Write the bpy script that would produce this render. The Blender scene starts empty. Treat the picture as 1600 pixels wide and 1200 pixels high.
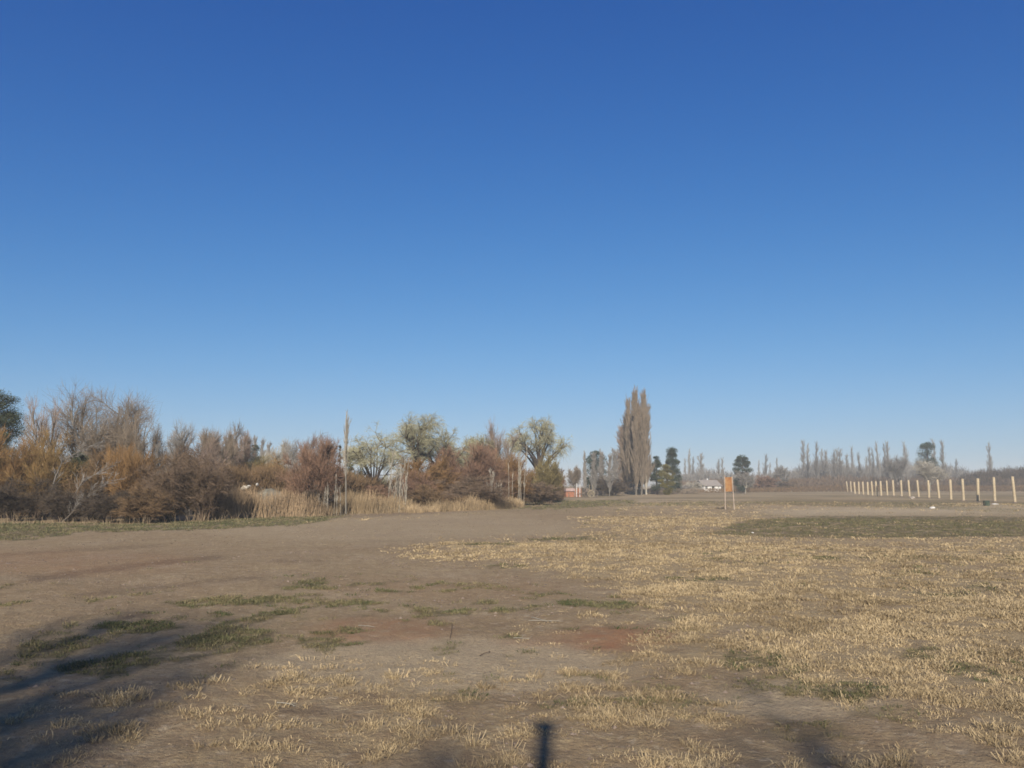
import bpy, math
import numpy as np
from math import radians as R, sin, cos, tan, atan, pi

# ------------------------------------------------------------------ camera, sky, sun
sc = bpy.context.scene
C = sc.collection
F = 1250.0                      # focal length in pixels of the 1600 px wide photograph
HC = 2.4                        # camera height
TH = atan(157.0 / F)            # upward pitch
SUN_EL, SUN_AZ = 28.0, 3.7      # elevation; the shadows fall 3.7 degrees right of the view direction

cd = bpy.data.cameras.new('camera'); cam = bpy.data.objects.new('camera', cd); C.objects.link(cam)
cam.location = (0, 0, HC); cam.rotation_euler = (R(90) + TH, 0, 0)
cd.sensor_width = 36; cd.lens = 36 * F / 1600; cd.clip_start = 0.1; cd.clip_end = 20000
sc.camera = cam

w = bpy.data.worlds.new('World'); sc.world = w; w.use_nodes = True
nt = w.node_tree; nt.nodes.clear()
sky = nt.nodes.new('ShaderNodeTexSky'); sky.sky_type = 'NISHITA'; sky.sun_disc = False
sky.sun_elevation = R(SUN_EL); sky.sun_rotation = R(180 + SUN_AZ)
sky.altitude = 300; sky.air_density = 1.0; sky.dust_density = 0.35; sky.ozone_density = 2.6
# deepen the blue of the clear winter sky: a gentle power per colour channel
sep = nt.nodes.new('ShaderNodeSeparateColor'); com = nt.nodes.new('ShaderNodeCombineColor')
nt.links.new(sky.outputs[0], sep.inputs[0]); K = 0.10
def smath(op, a, b):
    m = nt.nodes.new('ShaderNodeMath'); m.operation = op
    for k, v in ((0, a), (1, b)):
        if isinstance(v, (int, float)): m.inputs[k].default_value = v
        else: nt.links.new(v, m.inputs[k])
    return m.outputs[0]
for i, (p_, a_, A_, B_) in enumerate(((2.0, .8035, 2.437, 4.22), (1.404, .797, 1.93, 1.80), (.988, .872, 1.93, 1.08))):
    y_ = smath('MULTIPLY', smath('POWER', smath('MULTIPLY', sep.outputs[i], 0.09), p_), a_)
    nt.links.new(smath('DIVIDE', smath('MULTIPLY', y_, A_ / K), smath('ADD', smath('MULTIPLY', y_, B_), 1.0)), com.inputs[i])
bg = nt.nodes.new('ShaderNodeBackground'); bg.inputs['Strength'].default_value = K
wo = nt.nodes.new('ShaderNodeOutputWorld')
nt.links.new(com.outputs[0], bg.inputs['Color'])
bg.inputs['Strength'].default_value = K / 2 ** 0.40
nt.links.new(bg.outputs[0], wo.inputs['Surface'])

sd = bpy.data.lights.new('sun', 'SUN'); sd.energy = 5.0; sd.angle = R(0.8); sd.color = (1.0, 0.945, 0.86)
so = bpy.data.objects.new('sun', sd); C.objects.link(so)
so.location = (-3, -30, 20)
so.rotation_euler = (R(90 - SUN_EL), 0, R(-SUN_AZ))
sc.view_settings.view_transform = 'Standard'; sc.view_settings.look = 'None'
sc.view_settings.exposure = 0.35; sc.view_settings.gamma = 1.0
sc.render.engine = 'CYCLES'
sc.cycles.filter_width = 1.7
sc.cycles.volume_bounces = 1; sc.cycles.max_bounces = 6; sc.cycles.diffuse_bounces = 3
sc.cycles.use_denoising = True

# ------------------------------------------------------------------ helpers
def depth(py):                                   # distance of the ground seen at photo row py
    z = (600 - py) / F
    return HC * (cos(TH) - z * sin(TH)) / -(sin(TH) + z * cos(TH))
def hz(py, D):                                   # height seen at photo row py at depth D
    z = (600 - py) / F
    return HC + D * (sin(TH) + z * cos(TH)) / (cos(TH) - z * sin(TH))
def px_x(px, D, py=757):
    z = (600 - py) / F
    return D * ((px - 800) / F) / (cos(TH) - z * sin(TH))
def ground_at(px, py):
    D = depth(py); return px_x(px, D, py), D
def to_px(x, y, z=0.0):                          # world -> photo pixel (used to read the field survey below)
    dz = z - HC
    f = y * cos(TH) + dz * sin(TH); u = -y * sin(TH) + dz * cos(TH)
    f = np.maximum(f, 0.2)
    return 800 + F * x / f, 600 - F * u / f

def hash2(ix, iy, s):
    h = (ix.astype(np.int64) * 374761393 + iy.astype(np.int64) * 668265263 + s * 974634777) & 0xffffffff
    h = ((h ^ (h >> 13)) * 1274126177) & 0xffffffff
    return ((h ^ (h >> 16)) & 0xffff) / 65535.0
def vnoise(x, y, s=0):
    ix = np.floor(x); iy = np.floor(y); fx = x - ix; fy = y - iy
    fx = fx * fx * (3 - 2 * fx); fy = fy * fy * (3 - 2 * fy)
    a = hash2(ix, iy, s); b = hash2(ix + 1, iy, s); c = hash2(ix, iy + 1, s); d = hash2(ix + 1, iy + 1, s)
    return (a * (1 - fx) + b * fx) * (1 - fy) + (c * (1 - fx) + d * fx) * fy
def fbm(x, y, scale, octv=4, s=0):
    x = np.asarray(x, float) / scale; y = np.asarray(y, float) / scale
    v = 0; a = 0.5; t = 0
    for i in range(octv):
        v = v + a * vnoise(x, y, s + i * 17); t += a; a *= 0.55; x = x * 2.03 + 5.1; y = y * 2.03 + 1.7
    return v / t
def sstep(a, b, x):
    t = np.clip((x - a) / (b - a), 0, 1); return t * t * (3 - 2 * t)
def gz(x, y):                                    # height of the ground
    x = np.asarray(x, float); y = np.asarray(y, float); r = np.hypot(x, y)
    near = 1 - sstep(12, 60, r)
    z = (fbm(x, y, 2.2, 3, 3) - .5) * 0.10 * (0.35 + .65 * near) + (fbm(x, y, .35, 3, 9) - .5) * 0.055 * near + (fbm(x, y, .11, 2, 10) - .5) * 0.022 * (1 - sstep(6, 20, r))
    z += (fbm(x, y, 14, 2, 5) - .5) * 0.16 * sstep(6, 25, r)
    return z
def gz1(x, y): return float(gz(np.array([x]), np.array([y]))[0])

def make_mesh(name, V, faces_list, attrs=None, smooth=False):
    """faces_list: list of int arrays (n,k)"""
    me = bpy.data.meshes.new(name)
    V = np.ascontiguousarray(V, dtype=np.float32).reshape(-1, 3)
    me.vertices.add(len(V)); me.vertices.foreach_set('co', V.ravel())
    nl = sum(f.size for f in faces_list); npoly = sum(len(f) for f in faces_list)
    me.loops.add(nl); me.polygons.add(npoly)
    me.loops.foreach_set('vertex_index', np.concatenate([f.ravel() for f in faces_list]).astype(np.int32))
    tot = np.concatenate([np.full(len(f), f.shape[1]) for f in faces_list])
    st = np.concatenate([[0], np.cumsum(tot)[:-1]])
    me.polygons.foreach_set('loop_start', st.astype(np.int32))
    try: me.polygons.foreach_set('loop_total', tot.astype(np.int32))
    except Exception: pass
    me.polygons.foreach_set('use_smooth', np.full(npoly, smooth))
    if attrs:
        for k, a in attrs.items():
            at_ = me.attributes.new(k, 'FLOAT', 'POINT'); at_.data.foreach_set('value', np.asarray(a, np.float32).ravel())
    me.update(calc_edges=True)
    return me

def nrm(v): return v / (np.linalg.norm(v, axis=-1, keepdims=True) + 1e-9)
class Geo:
    def __init__(s): s.V = []; s.F = []; s.A = []; s.n = 0
    def add(s, V, faces, var):
        V = np.asarray(V, float).reshape(-1, 3)
        for f in faces: s.F.append(np.asarray(f) + s.n)
        s.V.append(V); s.A.append(np.broadcast_to(np.asarray(var, float), (len(V),))); s.n += len(V)
    def tubes(s, P0, P1, P2, r0, r1, K=3, S=4, var=0.5, taper=1.0):
        P0 = np.atleast_2d(P0); P1 = np.atleast_2d(P1); P2 = np.atleast_2d(P2); N = len(P0)
        if N == 0: return
        t = np.linspace(0, 1, K + 1)[None, :, None]
        P = (1 - t) ** 2 * P0[:, None] + 2 * t * (1 - t) * P1[:, None] + t * t * P2[:, None]
        T = P2 - P0; T /= np.linalg.norm(T, axis=1, keepdims=True) + 1e-9
        ref = np.where(np.abs(T[:, 2:3]) > 0.8, np.array([[1., 0, 0]]), np.array([[0, 0, 1.]]))
        U = np.cross(T, ref); U /= np.linalg.norm(U, axis=1, keepdims=True) + 1e-9
        W = np.cross(T, U)
        a = np.arange(S) * 2 * pi / S + 0.4
        ring = U[:, None] * np.cos(a)[None, :, None] + W[:, None] * np.sin(a)[None, :, None]   # N,S,3
        r0 = np.broadcast_to(r0, (N,)); r1 = np.broadcast_to(r1, (N,))
        rr = r0[:, None] + (r1 - r0)[:, None] * (t[0, :, 0][None] ** taper)                    # N,K+1
        V = P[:, :, None, :] + ring[:, None] * rr[:, :, None, None]
        base = (np.arange(N) * (K + 1) * S)[:, None, None]
        k = (np.arange(K) * S)[None, :, None]; j = np.arange(S)[None, None, :]; j2 = (j + 1) % S
        f = np.stack([base + k + j, base + k + j2, base + k + S + j2, base + k + S + j], -1).reshape(-1, 4)
        var = np.broadcast_to(var, (N,))
        s.add(V.reshape(-1, 3), [f], np.repeat(var, (K + 1) * S))
    def leaves(s, P, size, rng, var=0.5, aspect=0.5, dirs=None):
        N = len(P)
        if N == 0: return
        A = rng.normal(size=(N, 3)) if dirs is None else dirs + rng.normal(size=(N, 3)) * .35
        A /= np.linalg.norm(A, axis=1, keepdims=True) + 1e-9
        B = np.cross(A, rng.normal(size=(N, 3))); B /= np.linalg.norm(B, axis=1, keepdims=True) + 1e-9
        size = np.broadcast_to(size, (N,))[:, None] * rng.uniform(.6, 1.3, (N, 1))
        V = np.stack([P - A * size * .5, P + B * size * aspect * .5, P + A * size * .5, P - B * size * aspect * .5], 1)
        f = np.arange(N * 4).reshape(N, 4)
        s.add(V.reshape(-1, 3), [f], np.repeat(np.broadcast_to(var, (N,)), 4))
    def box(s, c, d, rot=0.0, var=0.5):
        x, y, z = np.array(d) / 2.0
        V = np.array([[sx * x, sy * y, sz * z] for sz in (-1, 1) for sy in (-1, 1) for sx in (-1, 1)])
        ca, sa = cos(rot), sin(rot)
        V = np.stack([V[:, 0] * ca - V[:, 1] * sa, V[:, 0] * sa + V[:, 1] * ca, V[:, 2]], 1) + np.array(c)
        f = np.array([[0, 2, 3, 1], [4, 5, 7, 6], [0, 1, 5, 4], [2, 6, 7, 3], [0, 4, 6, 2], [1, 3, 7, 5]])
        s.add(V, [f], var)
    def mesh(s, name, smooth=False):
        return make_mesh(name, np.concatenate(s.V), s.F, {'var': np.concatenate(s.A)}, smooth)

def link(name, me, mat, parent=None, loc=(0, 0, 0)):
    o = bpy.data.objects.new(name, me); C.objects.link(o)
    if mat and not me.materials: me.materials.append(mat)
    o.location = loc
    if parent: o.parent = parent
    return o
def tag(o, label=None, cat=None, group=None, kind=None):
    if label: o['label'] = label
    if cat: o['category'] = cat
    if group: o['group'] = group
    if kind: o['kind'] = kind
    return o
def empty(name, loc, rz=0.0):
    o = bpy.data.objects.new(name, None); C.objects.link(o); o.location = loc; o.rotation_euler = (0, 0, rz)
    o.empty_display_size = 0.2
    return o

def mat(name, c1, c2, rough=0.95, nscale=3.0, nmix=0.25, bump=0.0, bscale=20.0, spec=0.15, metal=0.0, translucent=0.0):
    m = bpy.data.materials.new(name); m.use_nodes = True; n = m.node_tree; b = n.nodes['Principled BSDF']
    b.inputs['Roughness'].default_value = rough; b.inputs['Specular IOR Level'].default_value = spec
    b.inputs['Metallic'].default_value = metal
    at_ = n.nodes.new('ShaderNodeAttribute'); at_.attribute_name = 'var'
    mx = n.nodes.new('ShaderNodeMix'); mx.data_type = 'RGBA'
    c1 = tuple(.85 * v for v in c1); c2 = tuple(.85 * v for v in c2)
    mx.inputs[6].default_value = (*c1, 1); mx.inputs[7].default_value = (*c2, 1)
    n.links.new(at_.outputs['Fac'], mx.inputs[0])
    tc = n.nodes.new('ShaderNodeTexCoord')
    no = n.nodes.new('ShaderNodeTexNoise'); no.inputs['Scale'].default_value = nscale; no.inputs['Detail'].default_value = 5
    n.links.new(tc.outputs['Object'], no.inputs['Vector'])
    mr = n.nodes.new('ShaderNodeMapRange'); mr.inputs[1].default_value = .3; mr.inputs[2].default_value = .7
    mr.inputs[3].default_value = 1 - nmix; mr.inputs[4].default_value = 1 + nmix
    n.links.new(no.outputs[0], mr.inputs[0])
    vm = n.nodes.new('ShaderNodeVectorMath'); vm.operation = 'SCALE'
    n.links.new(mx.outputs[2], vm.inputs[0]); n.links.new(mr.outputs[0], vm.inputs['Scale'])
    n.links.new(vm.outputs[0], b.inputs['Base Color'])
    if bump:
        bn = n.nodes.new('ShaderNodeTexNoise'); bn.inputs['Scale'].default_value = bscale; bn.inputs['Detail'].default_value = 6
        n.links.new(tc.outputs['Object'], bn.inputs['Vector'])
        bp = n.nodes.new('ShaderNodeBump'); bp.inputs['Strength'].default_value = bump; bp.inputs['Distance'].default_value = .02
        n.links.new(bn.outputs[0], bp.inputs['Height']); n.links.new(bp.outputs[0], b.inputs['Normal'])
    return m

# ------------------------------------------------------------------ field survey: where soil, dry grass, green and red ground lie
GX0, GX1, GSX, GY0, GY1 = -400, 2000, 4, 757, 1300
gxs = np.arange(GX0, GX1 + 1, GSX); gys = np.arange(GY0, GY1 + 1, 1)
def poly_mask(polys, sx=4, sy=3):
    X, Y = np.meshgrid(gxs, gys); M = np.zeros(X.shape)
    for poly, val in polys:
        ins = np.zeros(X.shape, bool); n = len(poly)
        for i in range(n):
            x1, y1 = poly[i]; x2, y2 = poly[(i + 1) % n]
            if y1 == y2: continue
            c = ((y1 > Y) != (y2 > Y)) & (X < (x2 - x1) * (Y - y1) / (y2 - y1) + x1)
            ins ^= c
        M = np.maximum(M, ins * val)
    def box(a, k, ax):
        k = int(k)
        if k < 1: return a
        pad = [(0, 0), (0, 0)]; pad[ax] = (k + 1, k)
        c = np.cumsum(np.pad(a, pad, mode='edge'), axis=ax)
        sl1 = [slice(None)] * 2; sl2 = [slice(None)] * 2
        sl1[ax] = slice(2 * k + 1, None); sl2[ax] = slice(0, -(2 * k + 1))
        return (c[tuple(sl1)] - c[tuple(sl2)]) / (2 * k + 1)
    for _ in range(2): M = box(box(M, sx, 1), sy, 0)
    return M
def sample(M, x, y):
    px, py = to_px(x, y)
    fx = np.clip((px - GX0) / GSX, 0, M.shape[1] - 1.001); fy = np.clip(py - GY0, 0, M.shape[0] - 1.001)
    ix = fx.astype(int); iy = fy.astype(int); fx = fx - ix; fy = fy - iy
    return (M[iy, ix] * (1 - fx) + M[iy, ix + 1] * fx) * (1 - fy) + (M[iy + 1, ix] * (1 - fx) + M[iy + 1, ix + 1] * fx) * fy
def ell(cx, cy, rx, ry, n=14):
    return [(cx + rx * cos(i * 2 * pi / n), cy + ry * sin(i * 2 * pi / n)) for i in range(n)]

M_DRY = poly_mask([
    ([(640, 872), (800, 848), (960, 838), (1100, 836), (1190, 843), (2000, 842), (2000, 1260), (1640, 1215), (1480, 1140), (1300, 1075), (1120, 1030), (1060, 960), (960, 915), (860, 890)], 1.0),
    ([(940, 808), (1000, 798), (1150, 798), (1250, 800), (1150, 815), (1180, 836), (960, 838)], .75),
    ([(1020, 775), (1300, 770), (2000, 774), (2000, 781), (1200, 783)], .95), ([(1180, 787), (2000, 786), (2000, 790), (1180, 792)], .5),
    ([(-400, 1130), (420, 1060), (600, 1040), (900, 1060), (1250, 1120), (1650, 1250), (1650, 1300), (-400, 1300)], .36),
    (ell(560, 1050, 180, 22), .3), (ell(900, 1010, 120, 60), .2), (ell(1130, 1010, 100, 50), .55), (ell(760, 860, 160, 20), .25), ([(1200, 818), (1330, 822), (1500, 812), (1700, 816), (1500, 821), (1330, 830), (1220, 826)], .55), ([(330, 818), (600, 803), (800, 797), (880, 791), (800, 801), (600, 810), (400, 822)], .38),
], 13, 7)
M_GREEN = poly_mask([
    ([(1170, 812), (1260, 806), (2000, 804), (2000, 840), (1240, 842), (1100, 836)], .84), (ell(1290, 812, 90, 4), .95), (ell(1480, 826, 200, 4), .9), (ell(1240, 834, 120, 4), .85), (ell(1560, 836, 120, 4), .9), (ell(1400, 838, 60, 3), .9),
    ([(-400, 818), (0, 817), (200, 818), (330, 812), (450, 806), (560, 804), (470, 822), (300, 830), (130, 833), (60, 845), (-400, 858)], .85),
    ([(800, 795), (900, 783), (980, 780), (1000, 783), (930, 792), (860, 797)], .9),
    ([(428, 918), (470, 907), (508, 903), (505, 913), (450, 923)], 1.0), ([(262, 942), (330, 931), (400, 930), (462, 928), (470, 936), (400, 942), (300, 950)], .95), ([(240, 970), (290, 960), (310, 964), (260, 978)], .5),
    ([(290, 1000), (340, 975), (410, 955), (480, 950), (440, 962), (380, 985), (320, 1005)], .85),
    ([(80, 1038), (220, 1018), (320, 988), (380, 975), (424, 985), (425, 1003), (340, 1026), (180, 1052), (100, 1052)], .95), ([(20, 1005), (110, 972), (250, 968), (290, 980), (200, 992), (90, 1025), (30, 1028)], .72),
    (ell(20, 940, 40, 8), .5), (ell(10, 1052, 40, 10), .7), (ell(500, 1005, 40, 8), .65),
    (ell(545, 940, 26, 6), .8), (ell(600, 952, 14, 4), .8), (ell(650, 950, 10, 5), .6), (ell(632, 932, 18, 3), .6), (ell(720, 956, 30, 6), .85), (ell(752, 940, 26, 4), .8),
    (ell(785, 956, 32, 5), .8), (ell(825, 946, 18, 4), .7), (ell(910, 944, 50, 8), .85), (ell(975, 952, 25, 12), .8), (ell(735, 980, 12, 5), .7), (ell(725, 1008, 20, 6), .7), (ell(935, 975, 22, 4), .6),
    (ell(830, 1016, 20, 5), .5), (ell(880, 998, 14, 4), .6), (ell(500, 960, 20, 4), .6),
    (ell(770, 851, 50, 3), .9), (ell(880, 843, 60, 4), .7), (ell(790, 885, 36, 4), .6),
    (ell(1290, 874, 24, 4), .9), (ell(1360, 872, 18, 4), .6), (ell(1170, 878, 60, 6), .4), (ell(1250, 915, 20, 3), .5), (ell(1180, 1030, 50, 22), .5), (ell(1330, 1080, 55, 16), .7),
    (ell(1440, 1020, 30, 12), .6), (ell(1560, 1040, 90, 25), .4), (ell(1240, 870, 200, 18), .18), (ell(1520, 900, 150, 40), .25), (ell(1090, 905, 60, 5), .4),
], 1, 1)
M_WEED = poly_mask([([(420, 905), (560, 900), (900, 930), (1040, 935), (1060, 985), (900, 1025), (700, 1022), (470, 1012), (400, 960)], 1.0), ([(-50, 900), (420, 930), (420, 1060), (-50, 1070)], .5), ([(640, 1050), (1350, 1040), (1500, 1180), (700, 1100)], .45)], 6, 5)
M_RED = poly_mask([
    (ell(960, 998, 95, 20), .95), (ell(590, 985, 110, 22), .6), (ell(830, 1003, 50, 6), .5), (ell(1200, 786, 200, 4), .35), (ell(100, 880, 220, 20), .3), (ell(700, 920, 200, 20), .12),
], 6, 4)
M_GREY = poly_mask([
    (ell(700, 1040, 300, 45), .55), (ell(1250, 1090, 160, 30), .5), (ell(620, 825, 330, 22), .25), ([(1150, 800), (1250, 792), (2000, 786), (2000, 800), (1250, 806)], .8), (ell(1060, 785, 160, 6), .5)], 8, 4)

M_RUT_SHADOW = poly_mask([([(40, 903), (150, 890), (345, 868), (350, 873), (160, 897), (50, 912)], .8), ([(490, 806), (600, 799), (700, 800), (620, 806), (500, 811)], .9), ([(0, 866), (260, 850), (262, 853), (0, 871)], .5),
    ([(120, 925), (420, 898), (424, 903), (124, 932)], .45), (ell(215, 962, 30, 5), .6), (ell(620, 845, 60, 2), .4), (ell(470, 880, 60, 2), .5), (ell(1010, 1020, 60, 10), .5), (ell(600, 1085, 60, 6), .7), (ell(480, 1110, 50, 8), .5), (ell(990, 780, 16, 2), .9), (ell(1122, 793.7, 14, 1.2), .8),  # last ellipse paints the rusty sign's cast shadow into the soil colour
    ([(880, 870), (1000, 905), (1250, 985), (1255, 993), (1000, 915), (875, 876)], .35)], 2, 1)
def survey(x, y):
    n1 = fbm(x, y, .9, 4, 21); n2 = fbm(x, y, 5, 4, 33); n3 = fbm(x, y, .25, 3, 41); n4 = fbm(x, y, 22, 3, 51)
    dry = sample(M_DRY, x, y); grn = sample(M_GREEN, x, y); red = sample(M_RED, x, y); gry = sample(M_GREY, x, y)
    r = np.hypot(x, y)
    nd = np.clip(.5 + (n1 - .5) * 1.5 + (n2 - .5) * 1.5 + (n3 - .5) * .9, 0, 1)
    dry = sstep(.34, .86, dry * .85 + (nd - .5) * .95 + .06) * sstep(0.02, .3, dry + .02)
    far = sstep(60, 120, r)
    dry = np.maximum(dry, far * sstep(.42, .58, .5 * n4 + .5 * n2) * .75 * sstep(820, 1000, to_px(x, y)[0]))
    grn = sstep(.36, .76, grn * .9 + (n1 - .5) * 1.0 + (n3 - .5) * 1.3 + (n2 - .5) * .3) * sstep(.03, .2, grn)
    grn = np.maximum(grn, sstep(.585, .66, fbm(x, y, .55, 3, 71)) * sstep(.35, .6, n1) * sample(M_WEED, x, y) * .9)
    grn = np.maximum(grn, far * sstep(.50, .62, fbm(x, y, 16, 3, 61)) * .6)
    grn = np.maximum(grn, sstep(.72, .8, n2) * .4 * (1 - far))
    red = np.clip(red * (0.5 + n1), 0, 1)
    return dry, grn, red, gry

# ------------------------------------------------------------------ ground
def build_ground():
    fine = np.arange(-56, 56.01, .25); coarse = np.arange(60, 300.1, 6.0)
    ang = np.radians(np.concatenate([fine, coarse])); rr = [0.0]
    r = 0.6
    rad = [r]
    while r < 2600: r *= 1.016; rad.append(r)
    rad = np.array(rad); A, RR = np.meshgrid(ang, rad)
    X = (RR * np.sin(A)).ravel(); Y = (RR * np.cos(A)).ravel()
    Z = gz(X, Y) * (1 - sstep(200, 500, RR.ravel()))
    d, g, rd, gy = survey(X, Y)
    back = (Y < 1)
    nA = len(ang); nR = len(rad)
    V = np.stack([X, Y, Z], 1)
    V = np.concatenate([V, [[0, 0, Z[:nA].mean()]]])
    i = np.arange(nR - 1)[:, None] * nA; j = np.arange(nA)[None]; j2 = (j + 1) % nA
    f = np.stack([i + j, i + nA + j, i + nA + j2, i + j2], -1).reshape(-1, 4)
    j = np.arange(nA); f3 = np.stack([np.full(nA, nR * nA), j, (j + 1) % nA], 1)
    ap = lambda a: np.concatenate([a, [a[:nA].mean()]])
    me = make_mesh('ground', V, [f, f3], {'dry': ap(d), 'green': ap(g), 'red': ap(rd), 'grey': ap(gy), 'rut_shadow': ap(np.clip(sample(M_RUT_SHADOW, X, Y) * 1.6, 0, 1))}, True)
    m = bpy.data.materials.new('field_soil'); m.use_nodes = True; n = m.node_tree; b = n.nodes['Principled BSDF']
    b.inputs['Roughness'].default_value = .97; b.inputs['Specular IOR Level'].default_value = .1
    tc = n.nodes.new('ShaderNodeTexCoord')
    def noise(sc_, det=6, rough=.6):
        t = n.nodes.new('ShaderNodeTexNoise'); t.inputs['Scale'].default_value = sc_; t.inputs['Detail'].default_value = det; t.inputs['Roughness'].default_value = rough
        n.links.new(tc.outputs['Object'], t.inputs['Vector']); return t.outputs[0]
    def mr(x, a, b_, c, d_):
        t = n.nodes.new('ShaderNodeMapRange'); t.inputs[1].default_value = a; t.inputs[2].default_value = b_; t.inputs[3].default_value = c; t.inputs[4].default_value = d_
        n.links.new(x, t.inputs[0]); return t.outputs[0]
    def mix(f_, a, b_):
        t = n.nodes.new('ShaderNodeMix'); t.data_type = 'RGBA'
        for sock, v in ((0, f_), (6, a), (7, b_)):
            if isinstance(v, tuple): t.inputs[sock].default_value = (*v, 1)
            elif isinstance(v, (int, float)): t.inputs[sock].default_value = v
            else: n.links.new(v, t.inputs[sock])
        return t.outputs[2]
    def attr(k):
        t = n.nodes.new('ShaderNodeAttribute'); t.attribute_name = k; return t.outputs['Fac']
    def mul(a, b_):
        t = n.nodes.new('ShaderNodeMath'); t.operation = 'MULTIPLY'; t.use_clamp = True
        for k, v in ((0, a), (1, b_)):
            if isinstance(v, (int, float)): t.inputs[k].default_value = v
            else: n.links.new(v, t.inputs[k])
        return t.outputs[0]
    soil = mix(mr(noise(.6), .35, .65, 0, 1), (.44, .318, .162), (.53, .40, .218))
    soil = mix(mr(noise(.13, 5, .65), .42, .6, 0, .55), soil, (.33, .225, .125))
    soil = mix(mr(noise(.31, 5, .7), .52, .66, 0, .6), soil, (.56, .43, .27))
    soil = mix(mr(noise(2.2, 8, .7), .42, .62, 0, .75), soil, (.31, .21, .112))
    soil = mix(mr(noise(9, 6, .7), .35, .65, 0, .7), soil, (.28, .19, .11))
    soil = mix(mr(noise(5.1, 5, .65), .56, .66, 0, .6), soil, (.56, .43, .275))
    soil = mix(mul(attr('rut_shadow'), mr(noise(5, 6, .7), .35, .6, .2, 1)), soil, (.20, .135, .08))
    soil = mix(attr('grey'), soil, (.57, .44, .27))
    soil = mix(mr(noise(17, 6, .75), .50, .66, 0, .55), soil, (.235, .16, .092))
    soil = mix(mul(attr('red'), mr(noise(2.5), .3, .65, .3, 1)), soil, (.38, .185, .09))
    dryc = mix(mr(noise(4.0), .35, .65, 0, 1), (.47, .345, .185), (.33, .235, .125))
    col = mix(mul(attr('dry'), mr(noise(9), .35, .62, .6, 1)), soil, dryc)
    grc = mix(mr(noise(1.3), .35, .65, 0, 1), (.095, .088, .036), (.17, .13, .058))
    col = mix(mul(attr('green'), mr(noise(6), .3, .6, .35, .9)), col, grc)
    sp = mr(noise(38, 4, .7), .62, .72, 0, .5)
    col = mix(sp, col, (.13, .095, .07))
    alb = n.nodes.new('ShaderNodeVectorMath'); alb.operation = 'SCALE'; alb.inputs['Scale'].default_value = .86
    n.links.new(col, alb.inputs[0]); n.links.new(alb.outputs[0], b.inputs['Base Color'])
    bp = n.nodes.new('ShaderNodeBump'); bp.inputs['Strength'].default_value = .9; bp.inputs['Distance'].default_value = .06
    ad = n.nodes.new('ShaderNodeMath'); ad.operation = 'ADD'
    n.links.new(noise(14, 8, .7), ad.inputs[0]); n.links.new(noise(3, 6, .7), ad.inputs[1])
    n.links.new(ad.outputs[0], bp.inputs['Height']); n.links.new(bp.outputs[0], b.inputs['Normal'])
    o = link('ground', me, m); tag(o, 'bare brown soil field with dry grass and green patches', kind='structure')
    return o
build_ground()

# low distant plateau
def build_hills():
    g = Geo(); N = 160
    a = np.linspace(R(-62), R(62), N)
    h = 9 + 22 * fbm(a * 12, a * 0, 1.2, 4, 77) * (0.55 + .45 * np.sin(a * 3 + 1))
    r1, r2 = 1750, 1900
    V = np.concatenate([np.stack([r1 * np.sin(a), r1 * np.cos(a), a * 0 - 2], 1), np.stack([(r1 + 60) * np.sin(a), (r1 + 60) * np.cos(a), h * .8], 1),
                        np.stack([r2 * np.sin(a), r2 * np.cos(a), h], 1), np.stack([(r2 + 500) * np.sin(a), (r2 + 500) * np.cos(a), a * 0 - 2], 1)])
    j = np.arange(N - 1); f = np.concatenate([np.stack([k * N + j, k * N + j + 1, (k + 1) * N + j + 1, (k + 1) * N + j], 1) for k in range(3)])
    g.add(V, [f], .5)
    o = link('hills', g.mesh('hills', True), mat('far_hill_earth', (.22, .20, .15), (.22, .20, .15), nscale=.01, nmix=.3))
    tag(o, 'low pale plateau along the far horizon', kind='structure')
build_hills()

# ------------------------------------------------------------------ grass
def tufts(P, D, rng, h, spread, nb, var, geo, wid):
    """P (N,2) tuft centres, per-tuft h, spread, nb blades"""
    N = len(P)
    if N == 0: return
    I = np.repeat(np.arange(N), nb); M = len(I)
    a = rng.uniform(0, 2 * pi, M); rad = spread[I] * np.sqrt(rng.uniform(0, 1, M)) * .5
    bx = P[I, 0] + rad * np.cos(a); by = P[I, 1] + rad * np.sin(a)
    bz = gz(bx, by) - .005
    lean = rng.uniform(.2, 1.1, M) + rng.exponential(.55, M); a2 = a + rng.normal(0, .6, M)
    hh = h[I] * rng.uniform(.45, 1.15, M)
    dx = np.cos(a2) * lean * hh; dy = np.sin(a2) * lean * hh
    w_ = wid[I] * rng.uniform(.7, 1.3, M)
    sa = rng.uniform(0, 2 * pi, M); sx = np.cos(sa) * w_ / 2; sy = np.sin(sa) * w_ / 2
    z0 = np.zeros(M)
    B = np.stack([bx, by, bz], 1); S = np.stack([sx, sy, z0], 1)
    Mid = B + np.stack([dx * .35, dy * .35, hh * .62], 1); Tip = B + np.stack([dx, dy, hh * np.maximum(1.05 - .45 * lean, .12)], 1)
    V = np.stack([B - S, B + S, Mid + S * .8, Mid - S * .8, Tip], 1)
    k = np.arange(M)[:, None] * 5
    vv = np.clip(var[I] + rng.normal(0, .16, M), 0, 1)
    geo.add(V.reshape(-1, 3), [k + np.array([[0, 1, 2, 3]]), k + np.array([[3, 2, 4]])], np.repeat(vv, 5))

def scatter(rng, n, rmin, rmax, amax=36):
    r = np.sqrt(rng.uniform(rmin ** 2, rmax ** 2, n)); a = np.radians(rng.uniform(-amax, amax, n))
    return np.stack([r * np.sin(a), r * np.cos(a)], 1), r

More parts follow.
